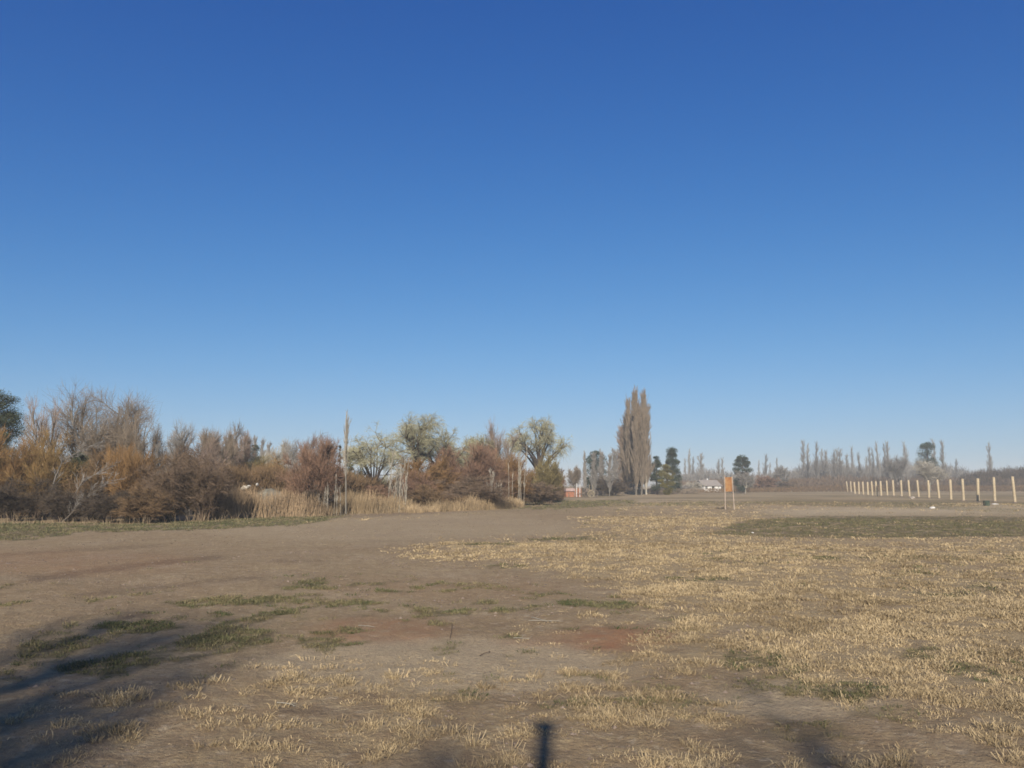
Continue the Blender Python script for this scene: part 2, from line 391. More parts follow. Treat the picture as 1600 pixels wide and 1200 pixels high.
def build_grass():
    rng = np.random.default_rng(7)
    gd = Geo(); gg = Geo()
    for (r0, r1, dens, nb) in ((5.0, 11, 210, 15), (11, 20, 130, 11), (20, 34, 56, 8), (34, 62, 18, 6), (62, 120, 3.0, 5)):
        area = .5 * (r1 ** 2 - r0 ** 2) * R(76)
        P, r = scatter(rng, int(area * dens), r0, r1, 38)
        d, g, rd, gy = survey(P[:, 0], P[:, 1])
        clump = .5 * fbm(P[:, 0], P[:, 1], .34, 2, 88) + .5 * fbm(P[:, 0], P[:, 1], .8, 2, 89)
        prob = np.clip(d * (.12 + 1.5 * sstep(.36, .60, clump)), 0, 1)
        # lone tufts that stray on to the bare soil
        stray = sstep(.60, .66, fbm(P[:, 0], P[:, 1], .3, 2, 99)) * sstep(.06, .3, sample(M_DRY, P[:, 0], P[:, 1])) * .8
        prob = np.maximum(prob, stray) * (1 - .75 * g)
        k = rng.uniform(0, 1, len(P)) < prob
        Q = P[k]; rq = r[k]; n = len(Q)
        big = rng.uniform(.45, 1.3, n)
        dd = np.clip(d[k], .3, 1)
        tufts(Q, None, rng, (.028 + .030 * big ** 3) * (.55 + .95 * sstep(.4, .66, clump[k])) * (1 + rq * .006), .15 * big * (1 + rq * .03), nb,
              np.clip(-.1 + 1.0 * fbm(Q[:, 0], Q[:, 1], 1.6, 3, 12) + .3 * g[k] + rng.normal(0, .22, n), 0, 1), gd, np.maximum(.0045, rq * .0008))
        k = rng.uniform(0, 1, len(P)) < g * (.30 + .9 * sstep(.35, .6, clump))
        Q = P[k]; rq = r[k]; n = len(Q); big = rng.uniform(.5, 1.3, n)
        py = to_px(Q[:, 0], Q[:, 1])[1]; px = to_px(Q[:, 0], Q[:, 1])[0]
        low = np.where((px > 1100) & (py < 845), .55, 1.0)
        tufts(Q, None, rng, .045 * big * low * (1 + rq * .022), .13 * big * (1 + rq * .03), nb, np.clip(fbm(Q[:, 0], Q[:, 1], 1.1, 3, 15) * 1.3 - .1 + rng.normal(0, .2, n), 0, 1), gg, np.maximum(.005, rq * .0008))
    m1 = mat('dry_grass_blades', (.54, .405, .225), (.225, .16, .085), nscale=1.2, nmix=.2)
    m2 = mat('green_grass_blades', (.075, .092, .036), (.24, .19, .095), nscale=1.2, nmix=.2)
    tag(link('dry_grass', gd.mesh('dry_grass'), m1), 'short straw coloured grass tufts over the field', kind='stuff')
    tag(link('green_weeds', gg.mesh('green_weeds'), m2), 'low green weeds and grass in patches on the soil', kind='stuff')
build_grass()

def build_litter():
    rng = np.random.default_rng(15); g = Geo()
    for r0, r1, n, sz in ((4.5, 14, 16000, .020), (14, 34, 24000, .035), (34, 85, 34000, .085)):
        P, r = scatter(rng, n, r0, r1, 38)
        k = rng.uniform(0, 1, n) < .12 + .9 * sstep(.48, .68, fbm(P[:, 0], P[:, 1], 1.3, 4, 300)); P = P[k]
        Q = np.stack([P[:, 0], P[:, 1], gz(P[:, 0], P[:, 1]) + .006], 1)
        d = rng.normal(size=Q.shape); d[:, 2] *= .15
        g.leaves(Q, sz, rng, rng.uniform(0, 1, len(Q)) ** .7, .35, dirs=nrm(d))
    tag(link('leaf_litter', g.mesh('leaf_litter'), mat('dead_leaf', (.42, .32, .19), (.10, .075, .05), nscale=2)), 'dead leaves and straw bits strewn over the soil', kind='stuff')
def build_clods():
    rng = np.random.default_rng(5)
    P, r = scatter(rng, 30000, 4.5, 30, 38)
    P2, r2 = scatter(rng, 7000, 30, 80, 38); P = np.concatenate([P, P2]); r = np.concatenate([r, r2])
    keep = rng.uniform(0, 1, len(P)) < sstep(.42, .7, fbm(P[:, 0], P[:, 1], 1.7, 4, 200)) * .9
    P = P[keep]; r = r[keep]; N = len(P)
    ico = np.array([[0, 0, 1], [1, 0, .1], [.3, .95, 0], [-.8, .6, .1], [-.8, -.6, 0], [.3, -.95, .1], [0, 0, -.6]])
    f = np.array([[0, 1, 2], [0, 2, 3], [0, 3, 4], [0, 4, 5], [0, 5, 1], [6, 2, 1], [6, 3, 2], [6, 4, 3], [6, 5, 4], [6, 1, 5]])
    s = (rng.pareto(3, N) * .009 + .006) * (1 + r * .02); s = np.minimum(s, .035 * (1 + r * .012))
    a = rng.uniform(0, 2 * pi, N); jit = rng.uniform(.7, 1.3, (N, 7, 3))
    V = ico[None] * jit * s[:, None, None] * np.array([1, 1, .6])
    V = np.stack([V[..., 0] * np.cos(a)[:, None] - V[..., 1] * np.sin(a)[:, None], V[..., 0] * np.sin(a)[:, None] + V[..., 1] * np.cos(a)[:, None], V[..., 2]], -1)
    V += np.stack([P[:, 0], P[:, 1], gz(P[:, 0], P[:, 1])], 1)[:, None]
    g = Geo(); g.add(V.reshape(-1, 3), [(np.arange(N)[:, None, None] * 7 + f[None]).reshape(-1, 3)], np.repeat(rng.uniform(0, 1, N), 7))
    tag(link('soil_clods', g.mesh('soil_clods'), mat('clod_earth', (.30, .225, .165), (.17, .125, .09))), 'small crumbs of earth scattered over the bare soil', kind='stuff')
build_clods()

build_litter()

# ------------------------------------------------------------------ plants
def grow(rng, stems, levels):
    out = [stems]
    for L in levels:
        P0, P1, P2 = out[L.get('src', -1)]
        ln = np.linalg.norm(P2 - P0, axis=1); wgt = ln ** L.get('pw', 1.0); idx = rng.choice(len(P0), L['n'], p=wgt / wgt.sum())
        t = rng.uniform(L.get('t0', .25), L.get('t1', 1.0), L['n']) ** L.get('tp', 1.0); t_ = t[:, None]
        A, B, D = P0[idx], P1[idx], P2[idx]
        S = (1 - t_) ** 2 * A + 2 * t_ * (1 - t_) * B + t_ * t_ * D
        T = nrm(2 * (1 - t_) * (B - A) + 2 * t_ * (D - B))
        Q = rng.normal(size=S.shape); Q = nrm(Q - (Q * T).sum(1, keepdims=True) * T)
        a = np.radians(rng.normal(L.get('ang', 40), L.get('asd', 12), L['n']))[:, None]
        O = np.stack([S[:, 0], S[:, 1], S[:, 0] * 0], 1); O = O / (np.linalg.norm(O, axis=1, keepdims=True) + .05)
        d = nrm(np.cos(a) * T + np.sin(a) * Q + L.get('up', .2) * np.array([0, 0, 1]) + L.get('out', 0) * O)
        lt = (L['len'] * rng.uniform(.55, 1.25, L['n']) * (1 - L.get('fall', .3) * t))[:, None]
        E = S + d * lt + np.array([0, 0, 1]) * lt * L.get('bend', 0) + rng.normal(size=S.shape) * lt * .08
        Mi = S + d * lt * .5 + rng.normal(size=S.shape) * lt * L.get('wig', .07)
        out.append((S, Mi, E))
    return out
def stems_multi(rng, n, base, spread, h0=.5, h1=1.0, bow=.15):
    a = rng.uniform(0, 2 * pi, n); rb = base * np.sqrt(rng.uniform(0, 1, n)); re = spread * np.sqrt(rng.uniform(.05, 1, n))
    a2 = a + rng.normal(0, .5, n); H = rng.uniform(h0, h1, n) * (1 - .25 * (re / spread) ** 2)
    P0 = np.stack([rb * np.cos(a), rb * np.sin(a), a * 0 - .01], 1)
    P2 = np.stack([re * np.cos(a2), re * np.sin(a2), H], 1)
    P1 = P0 * .6 + P2 * .4; P1[:, 2] += bow * H; P1[:, :2] += rng.normal(0, .04, (n, 2))
    return P0, P1, P2
def arr(*pts): return np.array(pts, float)

def kind_bush(rng, o):
    st = stems_multi(rng, o.get('stems', 16), o.get('base', .14), .40, .45, .95)
    L = grow(rng, st, [dict(n=190, ang=46, up=.12, len=.33, t0=.12), dict(n=1100, ang=38, up=.2, len=.18, t0=.1), dict(n=int(1.8 * o.get('n', 4200)), ang=36, up=.25, len=.12, t0=.1)])
    return L, 1
def kind_weeping(rng, o):                       # rounded shrub of arching shoots
    st = stems_multi(rng, o.get('stems', 22), .10, .42, .5, .95)
    L = grow(rng, st, [dict(n=130, ang=40, up=.2, len=.26, t0=.2, bend=-.12), dict(n=1100, ang=42, up=.15, len=.17, t0=.15, bend=-.1), dict(n=int(1.8 * o.get('n', 4200)), ang=40, up=.1, len=.12, t0=.1, bend=-.15)])
    return L, 1
def kind_tree(rng, o):                          # bare tree, forked trunk
    fork = o.get('fork', .3)
    P0 = arr([0, 0, -.02]); P2 = arr([.02, .0, fork]); P1 = (P0 + P2) / 2 + .01
    n = o.get('limbs', 7); a = rng.uniform(0, 2 * pi) + np.arange(n) * 2 * pi / n + rng.normal(0, .3, n); re = rng.uniform(.12, .40, n) * o.get('open', 1)
    E = np.stack([re * np.cos(a), re * np.sin(a), rng.uniform(.72, .98, n) - re * .35], 1)
    S = P2 + np.stack([0 * a, 0 * a, -rng.uniform(0, .1, n)], 1)
    Mi = S * .5 + E * .5 + np.stack([np.cos(a) * .05, np.sin(a) * .05, -.02 + 0 * a], 1)
    st = (np.concatenate([P0, S]), np.concatenate([P1, Mi]), np.concatenate([P2, E]))
    stems2 = (S, Mi, E)
    L = grow(rng, stems2, [dict(n=int(1.3 * o.get('n2', 46)), ang=34, up=.18, len=.26, t0=.2), dict(n=int(2.0 * o.get('n3', 320)), ang=42, up=.1, len=.18, t0=.1), dict(n=int(2.4 * o.get('n', 2000)), ang=42, up=.12, len=.12, t0=.1)])
    L[0] = st
    return L, 2
def kind_willow(rng, o):                        # spreading old willow, crown of fine curtains
    tx = o.get('lean', 0.0); fork = o.get('fork', .38)
    P0 = arr([0, 0, -.02]); P2 = arr([tx * .4, 0, fork]); P1 = arr([tx * .1, .01, fork * .5])
    n = o.get('limbs', 9) + 4; a = np.arange(n) * 2 * pi / n + rng.normal(0, .25, n); re = rng.uniform(.05, .45, n)
    E = np.stack([tx + re * np.cos(a), re * np.sin(a), .50 + .42 * np.sqrt(1 - (re / .5) ** 2) * rng.uniform(.9, 1.05, n)], 1)
    S = P2 + np.stack([0 * a, 0 * a, -rng.uniform(0, .12, n)], 1)
    Mi = S * .55 + E * .45 + np.stack([0 * a, 0 * a, .06 + 0 * a], 1) + rng.normal(0, .03, (n, 3))
    stems2 = (S, Mi, E)
    L = grow(rng, stems2, [dict(n=64, ang=42, up=.12, len=.24, t0=.4, bend=-.02, wig=.12), dict(n=380, ang=42, up=.05, len=.15, t0=.3, bend=-.08, wig=.1),
                           dict(n=int(1.35 * o.get('n', 2400)), ang=40, up=-.05, len=.11, t0=.15, bend=-.35)])
    L[0] = (np.concatenate([P0, S]), np.concatenate([P1, Mi]), np.concatenate([P2, E]))
    return L, 2
def kind_poplar(rng, o):
    nst = o.get('stems', 1)
    P0 = []; P2 = []; P1 = []
    for i in range(nst):
        bx, by = rng.normal(0, .05, 2) * (nst > 1); tx, ty = bx + rng.normal(0, .008), by + rng.normal(0, .008)
        P0.append([bx * .6, by * .6, -.02]); P2.append([tx, ty, rng.uniform(.88, 1.0) if i else .985]); P1.append([bx, by, .5])
    st = (arr(*P0), arr(*P1), arr(*P2))
    L = grow(rng, st, [dict(n=o.get('n2', 70) * nst, ang=22, asd=5, up=.5, len=.22, t0=o.get('t0', .1), t1=.93, fall=.72, bend=.05),
                       dict(n=o.get('n3', 420), ang=20, up=.7, len=.10, t0=.15, fall=.2), dict(n=int(1.3 * o.get('n', 2400)), ang=20, up=.8, len=.06, t0=.1)])
    return L, 1
def kind_sapling(rng, o):                       # thin pale whips from one stool
    n = o.get('stems', 9)
    a = rng.uniform(0, 2 * pi, n); rb = .35 * np.sqrt(rng.uniform(0, 1, n))
    P0 = np.stack([rb * np.cos(a), rb * np.sin(a), 0 * a], 1); P2 = P0 + np.stack([rng.normal(0, .08, n), rng.normal(0, .08, n), rng.uniform(.6, 1, n)], 1)
    P1 = (P0 + P2) / 2 + rng.normal(0, .02, (n, 3))
    L = grow(rng, (P0, P1, P2), [dict(n=14 * n, ang=30, up=.6, len=.14, t0=.3), dict(n=o.get('n', 70) * n, ang=30, up=.5, len=.07, t0=.1)])
    return L, 1
KINDS = dict(bush=kind_bush, weeping=kind_weeping, tree=kind_tree, willow=kind_willow, poplar=kind_poplar, sapling=kind_sapling)
RAD = dict(bush=(.010, .006), weeping=(.009, .006), tree=(.020, .010), willow=(.028, .011), poplar=(.013, .005), sapling=(.0045, .0025))

MC = {}
def cmat(kind, key, c, spread=.35):
    k = (kind, key)
    if k not in MC:
        c = np.array(c); MC[k] = mat(kind + '_' + key, tuple(c * (1 + spread)), tuple(c * (1 - spread)), nscale=.9, nmix=.22)
    return MC[k]
TW = dict(rust=(.23, .13, .052), orange=(.245, .15, .058), olive=(.20, .155, .065), brown=(.175, .11, .056), purple=(.16, .108, .068), red=(.215, .125, .078),
          grey=(.215, .165, .115), greyer=(.23, .205, .175), pale=(.34, .295, .225), pink=(.27, .195, .145), dark=(.085, .062, .042), willow=(.31, .275, .165), tan=(.36, .24, .12))
BK = dict(dark=(.075, .055, .042), grey=(.19, .16, .125), pale=(.35, .31, .24), brown=(.13, .09, .06))
LF = dict(willow=(.38, .375, .19), rustleaf=(.20, .125, .052), oliveleaf=(.17, .14, .05), pine=(.040, .058, .030), cypress=(.030, .045, .028), yellow=(.17, .14, .035), euc=(.075, .085, .045), goldenleaf=(.23, .155, .06))

NAMES = dict(bush=('bare_shrub', 'stems', 'twigs'), weeping=('arching_shrub', 'stems', 'twigs'), tree=('bare_tree', 'trunk', 'crown'), willow=('willow_tree', 'trunk', 'crown'),
             poplar=('poplar_tree', 'trunk', 'crown'), sapling=('sapling_clump', 'stems', 'twigs'))
def fit(L, h, wd, dp):
    P = np.concatenate([l[2] for l in L]); x0, x1 = np.percentile(P[:, 0], [1.0, 99.0]); y0, y1 = np.percentile(P[:, 1], [1, 99]); z1 = np.percentile(P[:, 2], 99.7)
    cx = (x0 + x1) / 2; cy = (y0 + y1) / 2
    s = np.array([wd / (x1 - x0), dp / (y1 - y0), h / z1])
    res = []
    for l in L:
        q = []
        for p in l:
            f = np.clip(p[:, 2:3], 0, .25) / .25 if False else 1.0
            q.append((p - np.array([cx, cy, 0])) * s)
        res.append(tuple(q))
    return res
def plant_meshes(kind, seed, h, wd, D, o):
    rng = np.random.default_rng(seed)
    L, nthick = KINDS[kind](rng, o)
    L = fit(L, h, wd, wd * o.get('dp', 1.0))
    r0, r1 = RAD[kind]; r0 *= h * o.get('thick', 1); r1 *= h * o.get('thick', 1)
    tw = max(.0035, D * .00015) * o.get('tw', .8 if kind == 'tree' else 1.0)
    gt = Geo(); gc = Geo()
    n0 = len(L[0][0]); rs = np.full(n0, r0); re = np.full(n0, max(r1 * .5, tw))
    if kind in ('tree', 'willow'): rs[0] = r0; re[0] = r0 * .8; rs[1:] = r0 * .55; re[1:] = r1 * .4
    gt.tubes(*L[0], rs, re, K=7, S=7, var=rng.uniform(.2, .8, n0))
    if nthick == 2: gt.tubes(*L[1], max(r1 * .55, tw), max(r1 * .2, tw), K=4, S=5, var=rng.uniform(.2, .8, len(L[1][0])))
    else: gc.tubes(*L[1], max(r1 * .6, tw * 1.3), tw, K=3, S=4, var=rng.uniform(0, 1, len(L[1][0])))
    for l in L[2:]:
        fine = l is L[-1]
        gc.tubes(*l, tw * (1.0 if fine else 1.5), tw * (.5 if fine else .8), K=2, S=3, var=np.clip(rng.normal(.5, .25, len(l[0])), 0, 1))
    lm = None
    if o.get('leaves'):
        gl = Geo(); S, Mi, E = L[-1]; k = rng.integers(0, len(S), o['leaves']); t = rng.uniform(0, 1.1, (o['leaves'], 1))
        P = S[k] + (E[k] - S[k]) * t + rng.normal(0, tw * 3, (len(k), 3))
        gl.leaves(P, max(.05, D * .0011) * o.get('ls', 1), rng, np.clip(rng.normal(.5, .25, len(k)), 0, 1), .45, dirs=nrm(E[k] - S[k]))
        lm = gl.mesh(kind + '_leaves')
    return gt.mesh(kind + '_trunk', True), gc.mesh(kind + '_crown'), lm

def plant(kind, px, py, top, wpx, label, twig='brown', bark='grey', seed=None, D=None, cat=None, group=None, name=None, leaf=None, meshes=None, rz=0, **o):
    D = D or depth(py)
    if kind in ('bush', 'weeping') and D < 140: D += .42 * wpx * D / F
    x = px_x(px, D); h = hz(top, D); wd = wpx * D / F
    z = gz1(x, D) if D < 150 else 0
    root = empty(name or NAMES[kind][0], (x, D, z - .03), rz)
    tag(root, label, cat or ('tree' if kind in ('tree', 'willow', 'poplar') else 'shrub' if kind != 'sapling' else 'sapling clump'), group)
    if meshes is None: mt, mc, ml = plant_meshes(kind, seed if seed is not None else int(px * 7 + top), h, wd, D, o)
    else: mt, mc, ml = meshes
    a = link(NAMES[kind][1], mt, cmat('bark', bark, BK[bark]), root)
    b = link(NAMES[kind][2], mc, cmat('twig', twig, TW[twig]), root)
    if ml: link('leaves' if kind in ('tree', 'willow', 'poplar') else 'foliage', ml, cmat('leaf', leaf, LF[leaf]), root)
    if o.get('fork_hide'): pass
    return root

def conifer(px, py, top, wpx, label, leaf='pine', shape='pine', seed=1, D=None, name='pine_tree', n=60, cat='tree', group=None, gap=0.0, low=.12, per=230, yaw=0, bark='dark'):
    rng = np.random.default_rng(seed); D = D or depth(py); x = px_x(px, D); h = hz(top, D); wd = wpx * D / F
    z = gz1(x, D) if D < 150 else 0
    root = empty(name, (x, D, z - .03)); tag(root, label, cat, group)
    t = rng.uniform(low, 1, n) ** .9
    if shape == 'pine': prof = np.where(t < .45, .55 + t, 1.0) * np.sqrt(np.clip(1.05 - t, 0.02, 1)) * 1.15
    elif shape == 'round': prof = np.sqrt(np.clip(1 - ((t - .58) / .46) ** 2, .05, 1))
    elif shape == 'tall': prof = np.sqrt(np.clip(1 - (np.abs(t - .5) / .52) ** 2.6, .05, 1))
    else: prof = np.clip(1.05 - t, .05, 1) ** .7
    a = rng.uniform(0, 2 * pi, n); rr = wd / 2 * np.clip(prof, 0, 1) * np.sqrt(rng.uniform(.25, 1, n))
    cs = (wd * .13 * rng.uniform(.5, 1.7, n)) * (.55 if shape == 'spire' else 1)
    rr = np.maximum(rr - cs * .5, 0)
    Cn = np.stack([rr * np.cos(a), rr * np.sin(a), t * h - cs * .5], 1)
    gt = Geo(); gt.tubes(arr([0, 0, -.05]), arr([.05, 0, h * .5]), arr([0, 0, h * .93]), h * .022 + .05, h * .005, K=8, S=8)
    S = np.stack([0 * a, 0 * a, np.maximum(Cn[:, 2] - rr * .5, h * .06)], 1)
    gt.tubes(S, (S + Cn) / 2 - np.array([0, 0, .1]), Cn, h * .006, h * .002, K=3, S=4)
    gl = Geo(); N = n * per; I = np.repeat(np.arange(n), per)
    Q = nrm(rng.normal(size=(N, 3))) * (rng.uniform(0, 1, (N, 1)) ** .45) * cs[I][:, None] * np.array([1.25, 1.25, .8])
    P = Cn[I] + Q + rng.normal(0, .02, (N, 3))
    gl.leaves(P, max(.10, D * .0013), rng, np.clip(rng.normal(.5, .22, N) + rng.normal(0, .2, n)[I], 0, 1), .38, dirs=nrm(Q + np.array([0, 0, .3]) * cs[I][:, None]))
    link('trunk', gt.mesh('conifer_trunk', True), cmat('bark', bark, BK[bark]), root)
    link('crown', gl.mesh('conifer_crown'), cmat('leaf', leaf, LF[leaf], .45), root)
    return root

# --- left: thicket beside the field
conifer(-14, 806, 606, 88, 'dark evergreen tree cut by the left edge of the picture', leaf='euc', shape='round', seed=3, name='evergreen_tree', n=120, low=.35, per=420)
plant('tree', 60, 806, 612, 62, 'slender pinkish bare tree rising behind the rust shrubs near the left edge', 'pink', 'grey', fork=.5, limbs=5, n=380, n3=90, n2=26, open=.9)
plant('tree', 158, 803, 604, 150, 'largest bare tree with many fanning limbs in the left thicket', 'grey', 'grey', fork=.18, limbs=15, n2=110, n3=800, n=4600, seed=11, twig_=0)
plant('tree', 215, 807, 640, 60, 'bare tree leaning right from the big fanning tree', 'grey', 'grey', fork=.35, limbs=6, n2=40, n3=240, n=1200, seed=5)
plant('tree', 268, 806, 655, 70, 'thin bare tree standing clear of the thicket left of the brown shrub', 'greyer', 'grey', fork=.35, limbs=6, n2=40, n3=220, n=1000, seed=21)
plant('bush', 2, 812, 668, 90, 'rust coloured shrub at the left edge under the evergreen', 'rust', 'dark', leaf='rustleaf', leaves=9000, n=4200)
plant('bush', 66, 811, 664, 104, 'broad orange brown shrub left of the leaning pale limbs', 'orange', 'brown', leaf='oliveleaf', leaves=13000, n=5200, seed=8)
plant('weeping', 30, 816, 745, 100, 'low dark tangled shrub at the foot of the rust shrub', 'dark', 'dark', n=4200)
plant('weeping', 100, 816, 760, 70, 'low dark bramble between the leaning limbs and the verge', 'dark', 'dark', n=3200)
conifer(122, 808, 706, 42, 'dark green evergreen shrub inside the thicket behind the leaning limbs', leaf='euc', shape='round', seed=9, name='evergreen_shrub', n=60, per=300, low=.1, cat='shrub')
plant('bush', 150, 813, 700, 80, 'dull brown shrub under the largest bare tree', 'brown', 'dark', n=4500)
plant('bush', 205, 814, 692, 90, 'brown shrub right of the largest bare tree', 'rust', 'dark', n=4600, leaf='rustleaf', leaves=4500)
plant('weeping', 172, 818, 760, 96, 'low dark grey shrub at the foot of the largest bare tree', 'dark', 'dark', n=4000)
plant('weeping', 262, 816, 694, 110, 'round purple brown shrub left of the tall rust shrub', 'purple', 'dark', n=6000, seed=31)
plant('weeping', 315, 815, 716, 90, 'purple brown shrub ending at the orange reeds', 'purple', 'brown', n=5500, seed=33)
plant('bush', 300, 806, 680, 90, 'reddish shrub rising behind the purple brown shrubs', 'pink', 'grey', n=4600)
plant('weeping', 232, 818, 756, 80, 'low mauve bramble in front of the round purple shrub', 'brown', 'dark', n=3500)
plant('tree', 340, 796, 661, 62, 'tall bare tree with pale trunk behind the orange reeds', 'grey', 'grey', fork=.35, limbs=8, n2=70, n3=500, n=2800, seed=41)
plant('tree', 372, 793, 672, 46, 'bare tree with twiggy crown right of the pale trunked tree', 'pink', 'pale', fork=.4, limbs=7, n2=60, n3=400, n=2200, seed=43)
plant('bush', 395, 794, 708, 90, 'olive shrub behind the white rubble', 'olive', 'brown', leaf='oliveleaf', leaves=6000, n=4200)
plant('bush', 452, 795, 708, 90, 'golden orange shrub left of the round twiggy tree', 'orange', 'brown', leaf='goldenleaf', leaves=8000, n=4200)
for i, (px, top, wp) in enumerate(((384, 682, 12), (395, 680, 13), (407, 684, 11), (418, 690, 10))):
    plant('poplar', px, 773, top, wp, ['leftmost', 'second', 'third', 'rightmost'][i] + ' hazy poplar in the group of four above the olive shrub', 'greyer', 'grey', n=1400, cat='tree', group='far poplars above the olive shrub', seed=100 + i)
conifer(397, 774, 692, 34, 'dark conifer hidden among the four hazy poplars', seed=12, n=34)
plant('tree', 430, 780, 686, 44, 'pale topped bare tree left of the small dark pine', 'pale', 'pale', n=1500, seed=47)
conifer(441, 776, 694, 16, 'narrow dark pine left of the round twiggy tree', seed=13, n=24)
conifer(452, 776, 704, 18, 'short dark pine against the round twiggy tree', seed=14, n=22)
plant('bush', 490, 803, 680, 86, 'round bare tree like shrub with pinkish grey top and reddish heart', 'red', 'dark', n=7000, stems=26, seed=51, base=.06)
plant('tree', 482, 796, 678, 84, 'bare pale topped tree behind the red hearted shrub', 'greyer', 'pale', fork=.2, limbs=11, n2=90, n3=500, n=2400, seed=53)
plant('weeping', 498, 806, 758, 52, 'dark ivy choked bush under the round shrub', 'dark', 'dark', n=3000)
plant('sapling', 506, 806, 760, 16, 'pale saplings in front of the dark ivy bush', 'pale', 'pale', stems=5, n=20)
conifer(530, 790, 694, 13, 'dark pointed cypress left of the tall thin poplar', leaf='cypress', shape='spire', seed=15, name='cypress_tree', n=44, low=.05)
conifer(546, 788, 713, 24, 'rounded dark pine just right of the tall thin poplar', seed=16, n=36)
plant('bush', 556, 792, 728, 36, 'olive shrub under the rounded dark pine', 'olive', 'brown', n=2000, leaf='oliveleaf', leaves=2500)
plant('poplar', 540, 804, 640, 13, 'tall thin lone poplar with pale stems by the verge', 'pale', 'pale', stems=2, n2=30, n3=110, n=380, t0=.33, seed=62, thick=.27)
plant('sapling', 522, 806, 740, 20, 'thin leaning saplings left of the lone poplar', 'pale', 'pale', stems=4, n=30)

# --- middle: willows and red brush
wl = dict(leaf='willow')
plant('willow', 590, 792, 678, 108, 'leftmost willow whose pale crown arches down to the left', 'willow', 'dark', leaves=4464, lean=-.12, fork=.34, limbs=9, seed=71, **wl)
plant('willow', 637, 790, 645, 138, 'tallest domed willow in the middle group', 'willow', 'dark', leaves=5208, fork=.42, limbs=9, seed=73, **wl)
plant('willow', 690, 788, 667, 100, 'smaller willow close right of the tallest willow', 'willow', 'dark', leaves=3348, fork=.5, limbs=7, seed=75, **wl)
plant('willow', 736, 786, 678, 90, 'low hazy willow above the red brush', 'willow', 'dark', leaves=2976, fork=.5, limbs=7, seed=77, **wl)
plant('willow', 838, 783, 651, 102, 'separate willow with open crown at the right end of the brush', 'willow', 'dark', leaves=3348, fork=.45, limbs=8, seed=79, **wl)
plant('tree', 783, 786, 654, 52, 'bare tree with upright dead limbs between the willows', 'pink', 'grey', fork=.4, limbs=6, n2=40, n3=220, n=900, seed=81)
plant('tree', 752, 786, 672, 24, 'crooked dead tree with few branches above the red brush', 'dark', 'dark', fork=.6, limbs=3, n2=9, n3=30, n=90, seed=83)
plant('bush', 668, 795, 712, 84, 'rust brown brush under the tallest willow', 'rust', 'brown', n=4600, seed=85)
plant('bush', 648, 797, 735, 60, 'reddish brush at the trunk of the tallest willow', 'red', 'brown', n=3000, seed=86)
plant('bush', 712, 793, 698, 74, 'tall red brown brush below the smaller willow', 'red', 'brown', n=4600, seed=87)
plant('bush', 762, 792, 692, 78, 'highest red brown brush in front of the bare dead limbs', 'red', 'brown', n=5200, seed=89)
plant('bush', 800, 790, 706, 60, 'rust brush between the dead tree and the open willow', 'rust', 'brown', n=4000, seed=91)
plant('bush', 855, 786, 702, 46, 'olive brown shrub under the open willow', 'olive', 'brown', n=4200, seed=93, leaf='oliveleaf', leaves=2500)
plant('weeping', 868, 783, 728, 28, 'purple red shrub at the right end of the brush', 'red', 'brown', n=3200, seed=95)
plant('weeping', 842, 789, 752, 70, 'low dark purple thicket under the open willow', 'purple', 'dark', n=3600, seed=97)
plant('weeping', 742, 797, 742, 100, 'low purple brown thicket behind the tan grass', 'purple', 'dark', n=4600, seed=98)
plant('weeping', 678, 799, 756, 90, 'low brown thicket below the rust brush', 'brown', 'dark', n=4000, seed=99)
plant('sapling', 622, 800, 702, 32, 'cluster of tall pale saplings left of the red brush', 'pale', 'pale', stems=12, n=60, seed=101)
plant('sapling', 772, 795, 730, 26, 'pale saplings in front of the highest red brush', 'pale', 'pale', stems=8, n=40, seed=103)
plant('sapling', 798, 794, 722, 8, 'single pair of pale saplings left of the open willow', 'pale', 'pale', stems=2, n=30, seed=105)
plant('sapling', 817, 792, 690, 16, 'tall pale saplings at the trunk of the open willow', 'pale', 'pale', stems=4, n=50, seed=107)
plant('bush', 586, 794, 756, 60, 'low reddish scrub under the leftmost willow', 'red', 'brown', n=2200, seed=109)

# --- centre: poplars and pines in the distance
plant('tree', 897, 774.5, 727, 22, 'small bare tree behind the orange brick hut', 'grey', 'grey', n=1100, seed=111)
conifer(932, 774, 705, 40, 'blue green cypress wrapped by the pale left poplars', seed=113, n=60, shape='tall', name='cypress_tree', leaf='pine')
P1 = [(914, 705, 6, 'narrow pale poplar at the left end of the centre trees'), (927, 706, 15, 'grey poplar in front of the blue green cypress'), (940, 702, 14, 'grey poplar right of the blue green cypress'),
      (952, 708, 12, 'shorter grey poplar left of the shaded gap'), (962, 700, 14, 'grey poplar touching the tall cluster from the left')]
for i, (px, top, wp, lb) in enumerate(P1):
    plant('poplar', px, 774.5 + (i % 2) * .5, top, wp, lb, 'greyer', 'grey', n=1900, seed=120 + i, group='grey poplars left of the tall cluster', t0=.06)
P2 = [(974, 664, 24, 772.5, 'lower shaded poplar at the left of the tall cluster', 'pink'), (988, 611, 22, 773, 'tall poplar with forked top in the middle of the cluster', 'grey'), (1000, 606, 24, 774, 'tallest poplar of the cluster', 'grey'),
      (1009, 618, 20, 773, 'tall poplar at the right of the cluster with a pale trunk', 'grey'), (983, 690, 36, 771.5, 'dark low poplar filling the foot of the cluster', 'purple'), (999, 622, 24, 772, 'poplar standing in the dark heart of the tall cluster', 'brown'), (980, 645, 20, 772.6, 'poplar stepping down on the left shoulder of the tall cluster', 'grey')]
for i, (px, top, wp, py, lb, tk) in enumerate(P2):
    plant('poplar', px, py, top, wp, lb, tk, 'pale' if i == 3 else 'grey', n=6500, n2=130, n3=1100, seed=133 + i, group='tall bare poplars in the centre', stems=2 if i in (1, 2) else 1, t0=.03, thick=.8)
